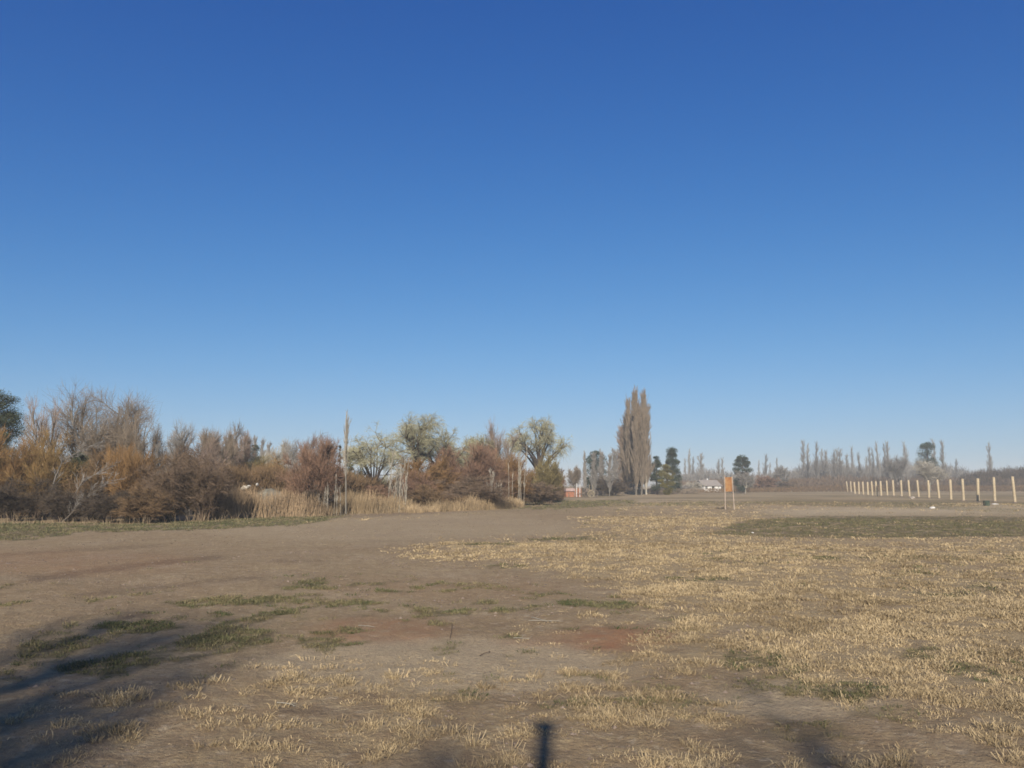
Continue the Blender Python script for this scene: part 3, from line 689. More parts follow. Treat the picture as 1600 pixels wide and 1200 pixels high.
plant('weeping', 955, 774.6, 744, 60, 'dark scrub under the grey poplars', 'dark', 'dark', n=3000, seed=141)
conifer(1026, 772.5, 712, 26, 'dark pine right against the tall poplar cluster', seed=143, n=56)
conifer(1051, 772, 699, 35, 'taller dark pine with ragged top left of the white house', seed=145, n=62, per=330)
conifer(1042, 773.5, 726, 27, 'yellow green leafy tree in front of the two dark pines', leaf='yellow', shape='round', seed=147, name='leafy_tree', n=50, low=.08)
conifer(1161, 770, 711, 30, 'large dark domed pine standing alone right of the rusty sign', shape='tall', seed=149, n=64, low=.1, per=330)
plant('tree', 1164, 771.5, 735, 28, 'bare pale tree in front of the lone domed pine', 'greyer', 'pale', n=1500, seed=151)
conifer(1452, 769, 690, 46, 'ragged dark pine with layered boughs among the right poplars', shape='pine', seed=153, n=34, low=.42, per=200)
plant('tree', 1452, 769.5, 716, 46, 'pale bare tree below the ragged pine', 'pale', 'pale', n=1300, seed=155)

# far poplar rows: three source meshes, every tree an object with its own trunk and crown
SRC = [plant_meshes('poplar', 300 + i, 20.0, 2.6, 330, dict(n=620, n2=60, n3=200, t0=.12, tw=.62, thick=.55)) for i in range(4)]
def far_poplar(px, py, top, wpx, label, group, k, twig='greyer'):
    D = depth(py); x = px_x(px, D); h = hz(top, D); wd = 1.3 * wpx * D / F
    root = empty('poplar_tree', (x, D, -.05), k * 1.3); tag(root, label, 'tree', group)
    mt, mc, _ = SRC[k % 4]
    for nm, me, m in (('trunk', mt, cmat('bark', 'grey', BK['grey'])), ('crown', mc, cmat('twig', 'greyer', TW['greyer']))):
        o = link(nm, me, m, root); o.scale = (wd / 2.6, wd / 2.6, h / 20.0)
ORD = ['first', 'second', 'third', 'fourth', 'fifth', 'sixth', 'seventh', 'eighth', 'ninth', 'tenth', 'eleventh', 'twelfth', 'thirteenth', 'fourteenth', 'fifteenth', 'sixteenth', 'seventeenth', 'eighteenth', 'nineteenth', 'twentieth', 'twenty-first']
rowA = [(1071, 715, 4), (1077, 700, 6), (1083, 712, 5), (1096, 707, 11), (1104, 733, 4), (1123, 716, 6), (1129, 713, 6)]
for i, (px, top, wp) in enumerate(rowA):
    far_poplar(px, 766.5, top, wp, 'thin hazy poplar above the white house, %s from the left' % ORD[i], 'hazy poplars behind the white house', i)
rowB = [(1186, 718, 4), (1197, 708, 7), (1204, 722, 4), (1215, 714, 4)]
for i, (px, top, wp) in enumerate(rowB):
    far_poplar(px, 766, top, wp, 'faint poplar between the domed pine and the grey bush, %s from the left' % ORD[i], 'faint poplars right of the domed pine', i + 1)
rowC = [(1257, 686, 8), (1263, 692, 7), (1277, 688, 7), (1286, 700, 6), (1292, 702, 7), (1304, 702, 8), (1309, 698, 8), (1315, 700, 8), (1325, 708, 6), (1334, 696, 6), (1344, 705, 6), (1356, 712, 5), (1361, 697, 6), (1367, 699, 5),
        (1374, 688, 6), (1385, 692, 6), (1390, 688, 7), (1418, 689, 8), (1462, 684, 7), (1476, 686, 7), (1436, 716, 5)]
rowC.sort()
for i, (px, top, wp) in enumerate(rowC):
    far_poplar(px, 766 + (i % 3) * .4, top, wp, '%s bare poplar in the long far row behind the cream posts, %s from the left' % ('tall' if top < 698 else 'shorter', ORD[i]), 'long far row of poplars behind the posts', i)
far_poplar(1495, 766, 716, 6, 'short faint poplar alone right of the ragged pine', None, 2)
far_poplar(1549, 766, 690, 7, 'lone faint poplar above the dark hedge at the right', None, 3)
plant('tree', 1221, 768, 727, 26, 'round grey bare tree left of the long poplar row', 'greyer', 'grey', n=1800, seed=161, fork=.2, limbs=10)
plant('bush', 1196, 768.5, 742, 36, 'reddish bush right of the lone domed pine', 'red', 'brown', n=2000, seed=163)
plant('tree', 1400, 767.5, 712, 34, 'round bare tree in the middle of the far poplar row', 'greyer', 'grey', n=1800, seed=165, fork=.25, limbs=10)
plant('bush', 1230, 768, 748, 34, 'low purple bush under the round grey tree', 'purple', 'brown', n=1500, seed=167)
plant('weeping', 1052, 770.5, 757, 60, 'low grey scrub left of the white house', 'greyer', 'grey', n=1800, seed=169)
plant('weeping', 1086, 769.5, 752, 26, 'pale tangled bush at the left wall of the white house', 'pale', 'grey', n=1200, seed=171)

def thicket(name, label, pts, dens, twig, tw=1.0, upright=.8, depthm=6.0, seed=0, leafy=None):
    """pts: (px, base py, top py) along the row"""
    rng = np.random.default_rng(seed); g = Geo()
    for (a, b) in zip(pts[:-1], pts[1:]):
        Da, Db = depth(a[1]), depth(b[1]); n = int(abs(b[0] - a[0]) * dens)
        if n < 1: continue
        s = rng.uniform(0, 1, n); D = Da + (Db - Da) * s + rng.uniform(0, depthm, n); px = a[0] + (b[0] - a[0]) * s
        x = px_x(px, D); top = a[2] + (b[2] - a[2]) * s
        hmax = HC + D * (757 - top) / F * .97
        lump = .55 + .6 * fbm(x, D * 0, D.mean() * .012, 4, seed + 5)
        z0 = rng.uniform(0, .85, n) * hmax * lump; ln = rng.uniform(.12, .35, n) * hmax
        d = nrm(np.stack([rng.normal(0, .5, n), rng.normal(0, .5, n), upright + rng.uniform(0, .6, n)], 1))
        P0 = np.stack([x, D, z0 + (gz(x, D) if D.max() < 150 else 0)], 1); P2 = P0 + d * ln[:, None]
        P1_ = (P0 + P2) / 2 + rng.normal(0, .08, (n, 3)) * ln[:, None]
        g.tubes(P0, P1_, P2, D * .00026 * tw, D * .00013 * tw, K=2, S=3, var=rng.uniform(0, 1, n))
    return tag(link(name, g.mesh(name), cmat('twig', twig, TW[twig])), label, kind='stuff')
thicket('distant_brush', 'grey mauve bare brush along the far edge of the field', [(1060, 768, 748), (1180, 768, 746), (1300, 767.5, 742), (1400, 767, 742), (1500, 767, 744), (1640, 767.5, 742)], 26, 'purple', seed=1, depthm=30)
thicket('distant_scrub', 'low olive brown scrub line before the far brush', [(1000, 772, 763), (1160, 770, 762), (1300, 769, 757), (1400, 768.5, 757), (1640, 768.5, 756)], 16, 'brown', seed=2, depthm=20)
thicket('far_tree_band', 'hazy band of faint bare tree tops behind the posts', [(1240, 766.5, 732), (1290, 766.5, 712), (1340, 766.5, 722), (1400, 766.5, 716), (1440, 766.5, 728), (1480, 766.5, 722), (1520, 766.5, 734), (1640, 766.5, 728)], 44, 'greyer', seed=11, depthm=40, tw=.8)
thicket('far_house_trees', 'hazy faint bare trees around the white house', [(1060, 767, 742), (1100, 767, 730), (1140, 767, 732), (1190, 767, 736), (1250, 767, 732)], 36, 'greyer', seed=12, depthm=40, tw=.8)
thicket('far_hedge', 'dark hedge rising toward the right edge beyond the posts', [(1500, 767, 742), (1535, 767, 734), (1575, 767, 728), (1660, 767, 722)], 46, 'dark', seed=3, depthm=25)
thicket('roadside_brush', 'dim brush filling the back of the left thicket', [(-30, 806, 715), (120, 806, 715), (250, 806, 705), (330, 803, 722), (400, 800, 728), (520, 797, 728), (600, 792, 745)], 60, 'brown', seed=4, depthm=4)
thicket('willow_brush', 'dim brush filling the back of the willows', [(560, 790, 752), (640, 790, 735), (690, 789, 718), (800, 786, 716), (872, 784, 745), (880, 783, 760)], 46, 'brown', seed=5, depthm=6)
thicket('centre_scrub', 'grey scrub along the foot of the centre trees', [(880, 773.5, 758), (930, 773.5, 762), (1000, 772.5, 763), (1090, 772, 761)], 20, 'grey', seed=6, depthm=10)

def reeds(name, label, pts, n, c, seed, hvar=.35, lean=.12, wid=.014):
    rng = np.random.default_rng(seed); g = Geo()
    s = rng.uniform(0, len(pts) - 1.001, n); i = s.astype(int); f = s - i; P = np.array(pts, float)
    q = P[i] * (1 - f[:, None]) + P[i + 1] * f[:, None]
    D0 = np.array([depth(v) for v in q[:, 1]]); D = D0 + rng.uniform(0, 3.0, n)
    x = px_x(q[:, 0], D); h = HC + D0 * (757 - q[:, 2]) / F
    h = h * (1 - hvar * rng.uniform(0, 1, n)) * (.15 + 1.5 * fbm(x, D, 1.3, 3, seed)) * (.7 + .3 * sstep(0, .2, np.minimum(s, len(pts) - 1 - s))); h = np.clip(h, .25, None)
    P0 = np.stack([x, D, gz(x, D)], 1); dx = rng.normal(0, lean, (n, 2)) * h[:, None]
    P2 = P0 + np.concatenate([dx, h[:, None]], 1); P1_ = P0 + np.concatenate([dx * .3, h[:, None] * .55], 1)
    g.tubes(P0, P1_, P2, wid, wid * .4, K=3, S=3, var=np.clip(rng.normal(.5, .3, n) + (fbm(x, D, 2.5, 2, 7) - .5), 0, 1))
    tag(link(name, g.mesh(name), mat(name + '_stalks', tuple(np.array(c) * 1.35), tuple(np.array(c) * .6), nscale=.7, nmix=.3)), label, kind='stuff')
reeds('orange_reeds', 'dry orange reeds between the purple shrub and the round shrub', [(318, 813, 763), (370, 811, 763), (400, 809, 766), (470, 808, 770), (520, 806, 774)], 5200, (.29, .20, .115), 1, hvar=.55, lean=.17)
reeds('tan_reeds', 'pale dry reeds right of the lone poplar', [(516, 806, 776), (545, 803, 768), (580, 803, 770), (615, 801, 772), (650, 800, 782)], 2900, (.33, .235, .13), 2, hvar=.6, lean=.16)
reeds('tan_grass', 'tall tan grass along the foot of the red brush', [(636, 802, 784), (690, 800, 780), (740, 798, 774), (800, 795, 774), (818, 793, 782)], 4600, (.38, .27, .15), 3, lean=.26, hvar=.75)
reeds('verge_stalks', 'thin dry stalks along the green verge of the left thicket', [(-20, 820, 800), (100, 820, 804), (200, 820, 804), (320, 816, 800), (450, 811, 796), (560, 806, 793), (640, 802, 790)], 420, (.30, .22, .13), 4, lean=.4, wid=.010)

# leaning pale limbs at the edge of the left thicket
def limb(px0, py0, segs, label, r, seed):
    D = depth(py0) ; x0 = px_x(px0, D); root_pts = [(px_x(px, D + dd), D + dd, hz(py, D + dd)) for px, py, dd in segs]
    g = Geo(); rng = np.random.default_rng(seed)
    P = np.array([[x0, D, gz1(x0, D)]] + root_pts); O = P[0].copy(); P = P - O; r *= .6; P[1:] += rng.normal(0, .12, P[1:].shape)
    for i in range(len(P) - 1):
        a, b = P[i], P[i + 1]; g.tubes(a[None], ((a + b) / 2 + rng.normal(0, .05, 3))[None], b[None], r * (1 - i / len(P)), r * (1 - (i + 1) / len(P)) + .008, K=4, S=7)
    L = grow(rng, (P[:-1], (P[:-1] + P[1:]) / 2, P[1:]), [dict(n=26, ang=35, up=.2, len=.9, t0=.3), dict(n=160, ang=35, up=.3, len=.45)])
    root = tag(empty('leaning_limb', tuple(O)), label, 'fallen limb')
    link('limb', g.mesh('limb', True), cmat('bark', 'grey', BK['grey']), root)
    g2 = Geo()
    for l in L[1:]: g2.tubes(*l, .012, .005, K=2, S=3, var=rng.uniform(0, 1, len(l[0])))
    link('twigs', g2.mesh('limb_twigs'), cmat('twig', 'greyer', TW['greyer']), root)
limb(72, 812, [(84, 745, 0), (97, 722, 0), (128, 702, .3), (152, 692, .6)], 'long pale limb leaning right in front of the orange shrub', .09, 1)
limb(96, 814, [(115, 778, 0), (135, 752, 0), (178, 728, .3)], 'shorter pale limb leaning right over the low dark bramble', .07, 2)
limb(100, 816, [(125, 786, 0), (160, 760, 0), (185, 745, .2)], 'lowest pale limb nearly lying on the dark bramble', .05, 3)

# trees standing behind the photographer, known by their shadows on the near ground
def back_tree(x, y, h, wd, label, seed, **o):
    root = tag(empty('bare_tree', (x, y, gz1(x, y) - .05)), label, 'tree')
    mt, mc, _ = plant_meshes('tree', seed, h, wd, 40, o)
    link('trunk', mt, cmat('bark', 'dark', BK['dark']), root); link('crown', mc, cmat('twig', 'brown', TW['brown']), root)
back_tree(-7.6, -6.5, 11.0, 6.4, 'bare tree behind the viewer whose shadow streaks the left foreground', 501, n=3600, n2=80, n3=600, limbs=10, fork=.35, tw=1.2, thick=.24)
back_tree(-5.6, -12.5, 10.0, 5.4, 'dense bare tree farther behind the viewer darkening the lower left corner', 503, n=5000, n2=90, n3=700, limbs=12, fork=.3, tw=1.3, thick=.22)
back_tree(.9, -10.5, 9.8, 6.4, 'bare tree behind the viewer shading the lower right soil', 502, n=4200, n2=70, n3=500, limbs=10, fork=.25, tw=1.2, thick=.22)

# ------------------------------------------------------------------ posts, sign, house and small things
M_POST = mat('weathered_post_wood', (.54, .43, .27), (.40, .31, .19), nscale=6, nmix=.18, bump=.3, bscale=14)
M_SOIL = mat('dug_soil', (.20, .15, .11), (.14, .10, .075), nscale=5, bump=.5)
def lathe(g, prof, S=14, var=.5, c=(0, 0)):
    a = np.arange(S) * 2 * pi / S; V = np.array([[c[0] + r * cos(t), c[1] + r * sin(t), z] for r, z in prof for t in a]); K = len(prof)
    j = np.arange(S); f = np.concatenate([np.stack([k * S + j, k * S + (j + 1) % S, (k + 1) * S + (j + 1) % S, (k + 1) * S + j], 1) for k in range(K - 1)])
    g.add(V, [f], var)
zx = [409, 433, 459, 486, 515, 546, 576, 604, 635, 677, 720, 774, 827, 889, 959, 1027, 1107, 1192, 1290, 1403, 1540]
zb = [470, 472, 485, 488, 490, 493, 495, 497, 498, 497.5, 498.5, 502, 505, 508, 513, 515, 522, 530, 533, 538, 545]
ztp = [398, 398, 403, 400, 400, 402, 398, 398, 396, 393, 390, 390, 390, 390, 390, 385, 385, 380, 378, 370, 365]
prng = np.random.default_rng(77)
HREF = 3.3
gp = Geo(); lathe(gp, [(.15, -.1), (.15, .02), (.142, HREF * .5), (.135, HREF - .05), (.10, HREF - .01), (.001, HREF)]); post_me = gp.mesh('post', True)
gm = Geo(); lathe(gm, [(.42, -.05), (.34, .05), (.20, .12), (.155, .13)], S=11); mound_me = gm.mesh('soil_mound', True)
nP = len(zx)
for i in range(nP):
    py = 660 + zb[i] / 4.324; D = depth(py); px = 1230 + zx[i] / 4.324; x = px_x(px, D, py); h = hz(660 + ztp[i] / 4.324, D)
    k = nP - 1 - i
    lb = 'cream wooden post nearest the right edge, largest of the row' if k == 0 else 'cream wooden post at the far left end of the row' if k == nP - 1 else 'upright cream wooden post, %s in the row counting from the right' % ORD[k]
    root = tag(empty('fence_post', (x, D, gz1(x, D) if D < 150 else 0), prng.uniform(0, 6)), lb, 'post', 'upright posts in a row across the field')
    s = link('shaft', post_me, M_POST, root); s.scale = (1.2 + prng.uniform(0, .25),) * 2 + (h / HREF,); s.rotation_euler = (prng.normal(0, .02), prng.normal(-.012, .02), 0)
    m = link('soil_collar', mound_me, M_SOIL, root); m.scale = (prng.uniform(.7, 1.3), prng.uniform(.7, 1.3), prng.uniform(.5, 1.2))

# rusty sign on two pale posts
def sign():
    D = depth(796); xl, xr = px_x(1132.5, D), px_x(1144.5, D); xc = (xl + xr) / 2
    root = tag(empty('rusty_sign', (xc, D, gz1(xc, D))), 'rusty blank sign panel on two thin pale posts', 'sign')
    M_R = bpy.data.materials.new('rusted_sheet'); M_R.use_nodes = True; n = M_R.node_tree; b = n.nodes['Principled BSDF']; b.inputs['Roughness'].default_value = .85
    tc = n.nodes.new('ShaderNodeTexCoord'); no = n.nodes.new('ShaderNodeTexNoise'); no.inputs['Scale'].default_value = 2.2; no.inputs['Detail'].default_value = 8
    cr = n.nodes.new('ShaderNodeValToRGB'); e = cr.color_ramp.elements
    e[0].position = .36; e[0].color = (.22, .085, .025, 1); e[1].position = .62; e[1].color = (.31, .165, .06, 1)
    n.links.new(tc.outputs['Object'], no.inputs['Vector']); n.links.new(no.outputs[0], cr.inputs[0]); n.links.new(cr.outputs[0], b.inputs['Base Color'])
    zt, zb_ = hz(745.5, D), hz(768, D)
    g = Geo(); g.box((0, .0, (zt + zb_) / 2), (xr - xl - .10, .03, zt - zb_)); link('panel', g.mesh('sign_panel'), M_R, root)
    g = Geo()
    for s in (-1, 1): g.box((0, .035, zb_ + (.12 if s < 0 else zt - zb_ - .12)), (xr - xl - .1, .04, .06))
    link('crossbar', g.mesh('sign_bars'), M_R, root)
    mp = mat('sign_post_paint', (.48, .38, .29), (.34, .26, .19), nscale=7, nmix=.3)
    for x, top, ln in ((xl - xc, 742.5, -.02), (xr - xc, 744.5, .09)):
        g = Geo(); h = hz(top, D); g.tubes(arr([x + ln, 0, -.1]), arr([x + ln * .5, 0, h * .5]), arr([x - ln * .2, 0, h]), .058, .05, K=5, S=8)
        g.leaves(np.array([[x - ln * .2, 0, h]]), .06, prng)
        link('leg', g.mesh('sign_leg', True), mp, root)
sign()

def plane_quad(g, a, b, c, d, th=.08, var=.5):        # thick slab through four corners
    a, b, c, d = map(np.array, (a, b, c, d)); n = np.cross(b - a, d - a); n = n / np.linalg.norm(n) * th
    V = np.array([a, b, c, d, a - n, b - n, c - n, d - n])
    g.add(V, [np.array([[0, 1, 2, 3], [7, 6, 5, 4], [0, 4, 5, 1], [1, 5, 6, 2], [2, 6, 7, 3], [3, 7, 4, 0]])], var)
M_WHITE = mat('whitewash', (.80, .77, .70), (.70, .67, .60), nscale=1.5, nmix=.1)
M_ROOF = mat('weathered_roof', (.33, .28, .235), (.27, .225, .185), nscale=2.5, nmix=.2)
M_DARK = mat('dark_window_glass', (.05, .06, .06), (.05, .06, .06), rough=.2, spec=.5)
M_WOOD = mat('old_grey_wood', (.20, .16, .12), (.16, .12, .09), nscale=3)
M_BRICK = mat('orange_brick', (.42, .18, .10), (.28, .12, .07), nscale=5, nmix=.3)
M_STRAW = mat('bare_timber', (.40, .33, .21), (.30, .24, .15), nscale=4, nmix=.3)
M_PALE = mat('pale_debris', (.74, .70, .62), (.55, .50, .44), nscale=4, nmix=.2)

def house():
    D = 268.0; s = D / F; rz = R(20); xc = px_x(1113, D)
    root = tag(empty('white_house', (xc, D, 0), rz), 'small white house with grey brown pitched roof left of the rusty sign', 'house')
    W = 29 * s / cos(rz); ev = hz(758.6, D); rd = hz(749.8, D); dp = 5.6
    g = Geo()
    # front wall in pieces around the porch opening
    wx = -W / 2
    segs = [(0, .07), (.22, .44), (.72, .94)]
    g.box((wx + W * .035, 0, ev / 2), (W * .07, .2, ev)); g.box((wx + W * .14, 0, .45), (W * .14, .2, .9)); g.box((wx + W * .14, 0, ev - .12), (W * .14, .2, .24))
    g.box((wx + W * .33, 0, ev / 2), (W * .24, .2, ev))
    g.box((wx + W * .73, 0, ev / 2), (W * .20, .2, ev)); g.box((wx + W * .95, 0, ev / 2), (W * .10, .2, ev)); g.box((wx + W * .865, 0, .45), (W * .07, .2, .9)); g.box((wx + W * .865, 0, ev - .1), (W * .07, .2, .2))
    g.box((wx + W * .54, 1.6, ev / 2), (W * .18, .15, ev))       # porch back wall
    g.box((wx + W * .452 - .08, .85, ev / 2), (.15, 1.48, ev)); g.box((wx + W * .628 + .08, .85, ev / 2), (.15, 1.48, ev))
    g.box((0, dp, ev / 2), (W, .2, ev))
    for x in (wx + .1, -wx - .1):
        g.box((x, dp / 2, ev / 2), (.2, dp - .21, ev))
        V = np.array([[x - .1, .1, ev + .003], [x - .1, dp - .1, ev + .003], [x - .1, dp / 2, rd - .12], [x + .1, .1, ev + .003], [x + .1, dp - .1, ev + .003], [x + .1, dp / 2, rd - .12]])
        g.add(V, [np.array([[0, 1, 4, 3], [1, 2, 5, 4], [2, 0, 3, 5]]), np.array([[0, 2, 1], [3, 4, 5]])], .5)
    link('wall', g.mesh('house_wall'), M_WHITE, root)
    g = Geo(); o_ = .35
    plane_quad(g, (wx - o_, -.5, ev - .1), (-wx + o_, -.5, ev - .1), (-wx + o_, dp / 2, rd), (wx - o_, dp / 2, rd), .09)
    plane_quad(g, (-wx + o_, dp + .5, ev - .1), (wx - o_, dp + .5, ev - .1), (wx - o_, dp / 2 + .01, rd), (-wx + o_, dp / 2 + .01, rd), .09)
    rf = link('roof', g.mesh('house_roof'), M_ROOF, root)
    g = Geo(); g.box((.3, dp / 2 + .5, rd + .1), (.4, .4, .7)); link('chimney', g.mesh('house_chimney'), M_WHITE, rf)
    for cx, wd in ((.14, .14), (.865, .07)):
        g = Geo(); zc = (.9 + ev - .22) / 2; hh = ev - .22 - .9
        for sx in (-1, 0, 1): g.box((wx + W * cx + sx * (W * wd / 2 - .04), -.02, zc), (.06, .08, hh))
        wn = link('window', g.mesh('house_window'), M_WHITE, root)
        g = Geo(); g.box((wx + W * cx, .05, zc), (W * wd - .02, .03, hh)); link('pane', g.mesh('window_pane'), M_DARK, wn)
    g = Geo(); g.box((wx + W * .52, 1.5, .95), (.8, .06, 1.9)); link('door', g.mesh('house_door'), M_WOOD, root)
house()

def left_house():
    D = depth(800); xc = px_x(28, D)
    root = tag(empty('pale_shed', (xc, D + .6, gz1(xc, D))), 'pale shed glimpsed through the dark shrubs at the left edge', 'shed')
    zt = hz(762, D); W = 36 * D / F
    g = Geo(); g.box((0, .6, zt / 2), (W, 1.2, zt)); link('wall', g.mesh('shed_wall'), mat('shed_plaster', (.36, .35, .31), (.30, .29, .26)), root)
    g = Geo(); plane_quad(g, (-W / 2 - .1, -.15, zt + .05), (W / 2 + .1, -.15, zt + .05), (W / 2 + .1, 1.3, zt + .3), (-W / 2 - .1, 1.3, zt + .3), .05); link('roof', g.mesh('shed_roof'), M_ROOF, root)
    for fx in (-.28, .22):
        g = Geo()
        for sx in (-1, 1): g.box((fx * W + sx * .2, -.03, zt * .78), (.07, .07, .5))
        g.box((fx * W, -.03, zt * .78 + .27), (.48, .07, .06)); g.box((fx * W, -.03, zt * .78 - .27), (.48, .07, .06))
        wn = link('window', g.mesh('shed_window'), M_WHITE, root)
        g = Geo(); g.box((fx * W, -.01, zt * .78), (.33, .02, .46)); link('pane', g.mesh('shed_pane'), M_DARK, wn)
left_house()

def brick_things():
    D = depth(776.5); s = D / F
    x = px_x(890.5, D)
    root = tag(empty('brick_hut', (x, D, 0), .15), 'small orange brick hut with pale flat roof at the right end of the brush', 'hut')
    W = 13 * s; ev = hz(767.5, D); tp = hz(763, D)
    g = Geo()
    g.box((-W * .36, 0, ev / 2), (W * .28, .25, ev)); g.box((W * .2, 0, ev / 2), (W * .6, .25, ev)); g.box((-W * .16, 0, ev * .85), (W * .12, .25, ev * .3))
    for sx in (-1, 1): g.box((sx * (W / 2 - .12), 1.25, ev / 2), (.24, 2.24, ev))
    g.box((0, 2.5, ev / 2), (W, .25, ev)); link('wall', g.mesh('hut_wall'), M_BRICK, root)
    g = Geo(); g.box((0, 1.2, (ev + tp) / 2 + .003), (W * 1.1, 3.2, tp - ev)); link('roof', g.mesh('hut_roof'), mat('pinkish_roof', (.46, .33, .29), (.36, .25, .21), nscale=4, nmix=.3), root)
    g = Geo(); g.box((-W * .16, .05, ev * .35), (W * .12, .05, ev * .7)); link('door', g.mesh('hut_door'), M_WOOD, root)
    x2 = px_x(903.5, D)
    root = tag(empty('brick_stack', (x2, D, 0), -.1), 'orange stack of bricks right of the hut with upright pale poles', 'brick stack')
    g = Geo(); rng = np.random.default_rng(4); W2 = 10 * s; H2 = hz(762.5, D); nx = 7; nz = 12
    for i in range(nx):
        top = H2 * (1 - .18 * abs(i - 3) / 3 * rng.uniform(.2, 1))
        for k in range(nz):
            z0 = top * k / nz; g.box((-W2 / 2 + (i + .5) * W2 / nx, rng.uniform(-.04, .04), z0 + top / nz / 2), (W2 / nx - .03, 1.2, top / nz - .025), 0, rng.uniform(0, 1))
    link('bricks', g.mesh('stack_bricks'), M_BRICK, root)
    for px_, tp_ in ((-2.6, 755), (2.4, 757)):
        g = Geo(); g.tubes(arr([px_ * s, -.75, 0]), arr([px_ * s, -.75, 1]), arr([px_ * s + .05, -.75, hz(tp_, D)]), .09, .08, K=3, S=7); link('pole', g.mesh('stack_pole', True), M_PALE, root)
    # old cart with spoked wheels
    x3 = px_x(919, D)
    root = tag(empty('farm_cart', (x3, D - 1, 0), .1), 'old wooden farm cart with pale spoked wheel right of the brick stack', 'cart')
    g = Geo(); L_ = 12 * s
    g.box((0, 0, 1.0), (L_, 1.4, .14))
    for sy in (-1, 1): g.box((0, sy * .68, 1.35), (L_, .06, .1))
    for i in range(5):
        for sy in (-1, 1): g.box((-L_ / 2 + .05 + i * (L_ - .1) / 4, sy * .68, 1.18), (.08, .08, .34))
    g.box((-L_ * .25, 0, 1.35), (L_ * .4, 1.2, .5)); g.box((-L_ / 2 - .7, 0, .75), (1.5, .1, .1))
    link('bed', g.mesh('cart_bed'), M_WOOD, root)
    g = Geo()
    for xx in (0, L_ * .42): g.box((xx, -.74, 1.35), (.07, .07, 2.0))
    link('stake', g.mesh('cart_stakes'), M_STRAW, root)
    for xx, yy, r_, m in ((L_ * .18, -.85, .62, M_STRAW), (-L_ * .3, -.85, .55, M_WOOD), (L_ * .18, .85, .62, M_WOOD), (-L_ * .3, .85, .55, M_WOOD), (L_ * .62, -.85, .7, M_WOOD)):
        g = Geo(); N = 20; a = np.arange(N) * 2 * pi / N; a2 = a + 2 * pi / N
        P = np.stack([r_ * np.cos(a), a * 0, r_ * np.sin(a)], 1); Q = np.stack([r_ * np.cos(a2), a * 0, r_ * np.sin(a2)], 1)
        c = np.array([xx, yy, r_]); g.tubes(P + c, (P + Q) / 2 + c, Q + c, .07, .07, K=1, S=6)
        b = np.arange(10) * 2 * pi / 10; E = np.stack([r_ * np.cos(b), b * 0, r_ * np.sin(b)], 1); Z = E * .1
        g.tubes(Z + c, (Z + E) / 2 + c, E + c, .04, .03, K=1, S=5)
        g.tubes(c[None] + arr([0, -.1, 0]), c[None], c[None] + arr([0, .1, 0]), .14, .14, K=1, S=10)
        link('wheel', g.mesh('cart_wheel'), m, root)
brick_things()

def rock(name, px, py, size, label, cat, material, seed, squash=.6, z=0.0):
    rng = np.random.default_rng(seed); D = depth(py); x = px_x(px, D, py)
    bmv = []; n1, n2 = 7, 10
    for i in range(n1 + 1):
        ph = pi * i / n1
        for j in range(n2):
            th = 2 * pi * j / n2; bmv.append([sin(ph) * cos(th), sin(ph) * sin(th), cos(ph)])
    V = np.array(bmv); nn = .75 + .5 * vnoise(V[:, 0] * 1.7 + V[:, 2] * 2.1 + seed * 7.3, V[:, 1] * 1.9 + V[:, 2] + 30.0, seed)
    V = V * nn[:, None] * np.array(size) * np.array([.5, .5, .5 * squash])
    f = []
    for i in range(n1):
        for j in range(n2): f.append([i * n2 + j, (i + 1) * n2 + j, (i + 1) * n2 + (j + 1) % n2, i * n2 + (j + 1) % n2])
    g = Geo(); g.add(V, [np.array(f)], .5)
    return tag(link(name, g.mesh(name), material, loc=(x, D, gz1(x, D) + size[2] * squash * .3 + z)), label, cat)
rock('plastic_bag', 1457, 794.3, (.55, .4, .45), 'crumpled white plastic bag lying on the grey soil before the posts', 'bag', M_PALE, 1)
rock('white_sack', 1555, 789.2, (.95, .5, .3), 'white sack lying flat beside the post near the right edge', 'sack', M_PALE, 2)
rock('pale_stone', 1426, 779.6, (.8, .6, .9), 'pale stone lump at the foot of the middle posts', 'stone', mat('pale_stone', (.42, .36, .29), (.36, .30, .24)), 3)
rock('litter_scrap', 1176, 834, (.12, .1, .1), 'tiny white litter scrap on the green grass band', 'litter', M_PALE, 4)
rock('cut_stump', 533, 802.5, (.28, .25, .35), 'cream cut stump end at the foot of the lone poplar', 'stump', M_PALE, 5)
def green_block():
    D = depth(791); x = px_x(1541.5, D, 791)
    root = tag(empty('green_crate', (x, D, gz1(x, D)), .1), 'dark green crate lying left of the white sack', 'crate')
    g = Geo()
    for i in range(4): g.box((0, -.2, .08 + i * .14), (.5, .03, .11)); g.box((0, .2, .08 + i * .14), (.5, .03, .11)); g.box((-.24, 0, .08 + i * .14), (.03, .36, .11)); g.box((.24, 0, .08 + i * .14), (.03, .36, .11))
    g.box((0, 0, .02), (.44, .36, .03)); link('crate_slats', g.mesh('crate_slats'), mat('green_paint', (.06, .09, .06), (.05, .07, .05)), root)
    g = Geo()
    for sx in (-1, 1):
        for sy in (-1, 1): g.box((sx * .21, sy * .165, .3), (.04, .04, .54))
    link('corner_post', g.mesh('crate_corners'), mat('green_paint_dark', (.05, .07, .05), (.05, .07, .05)), root)
green_block()

M_RUB = mat('broken_plaster', (.58, .53, .44), (.50, .46, .38), nscale=8, nmix=.4, bump=.8, bscale=9)
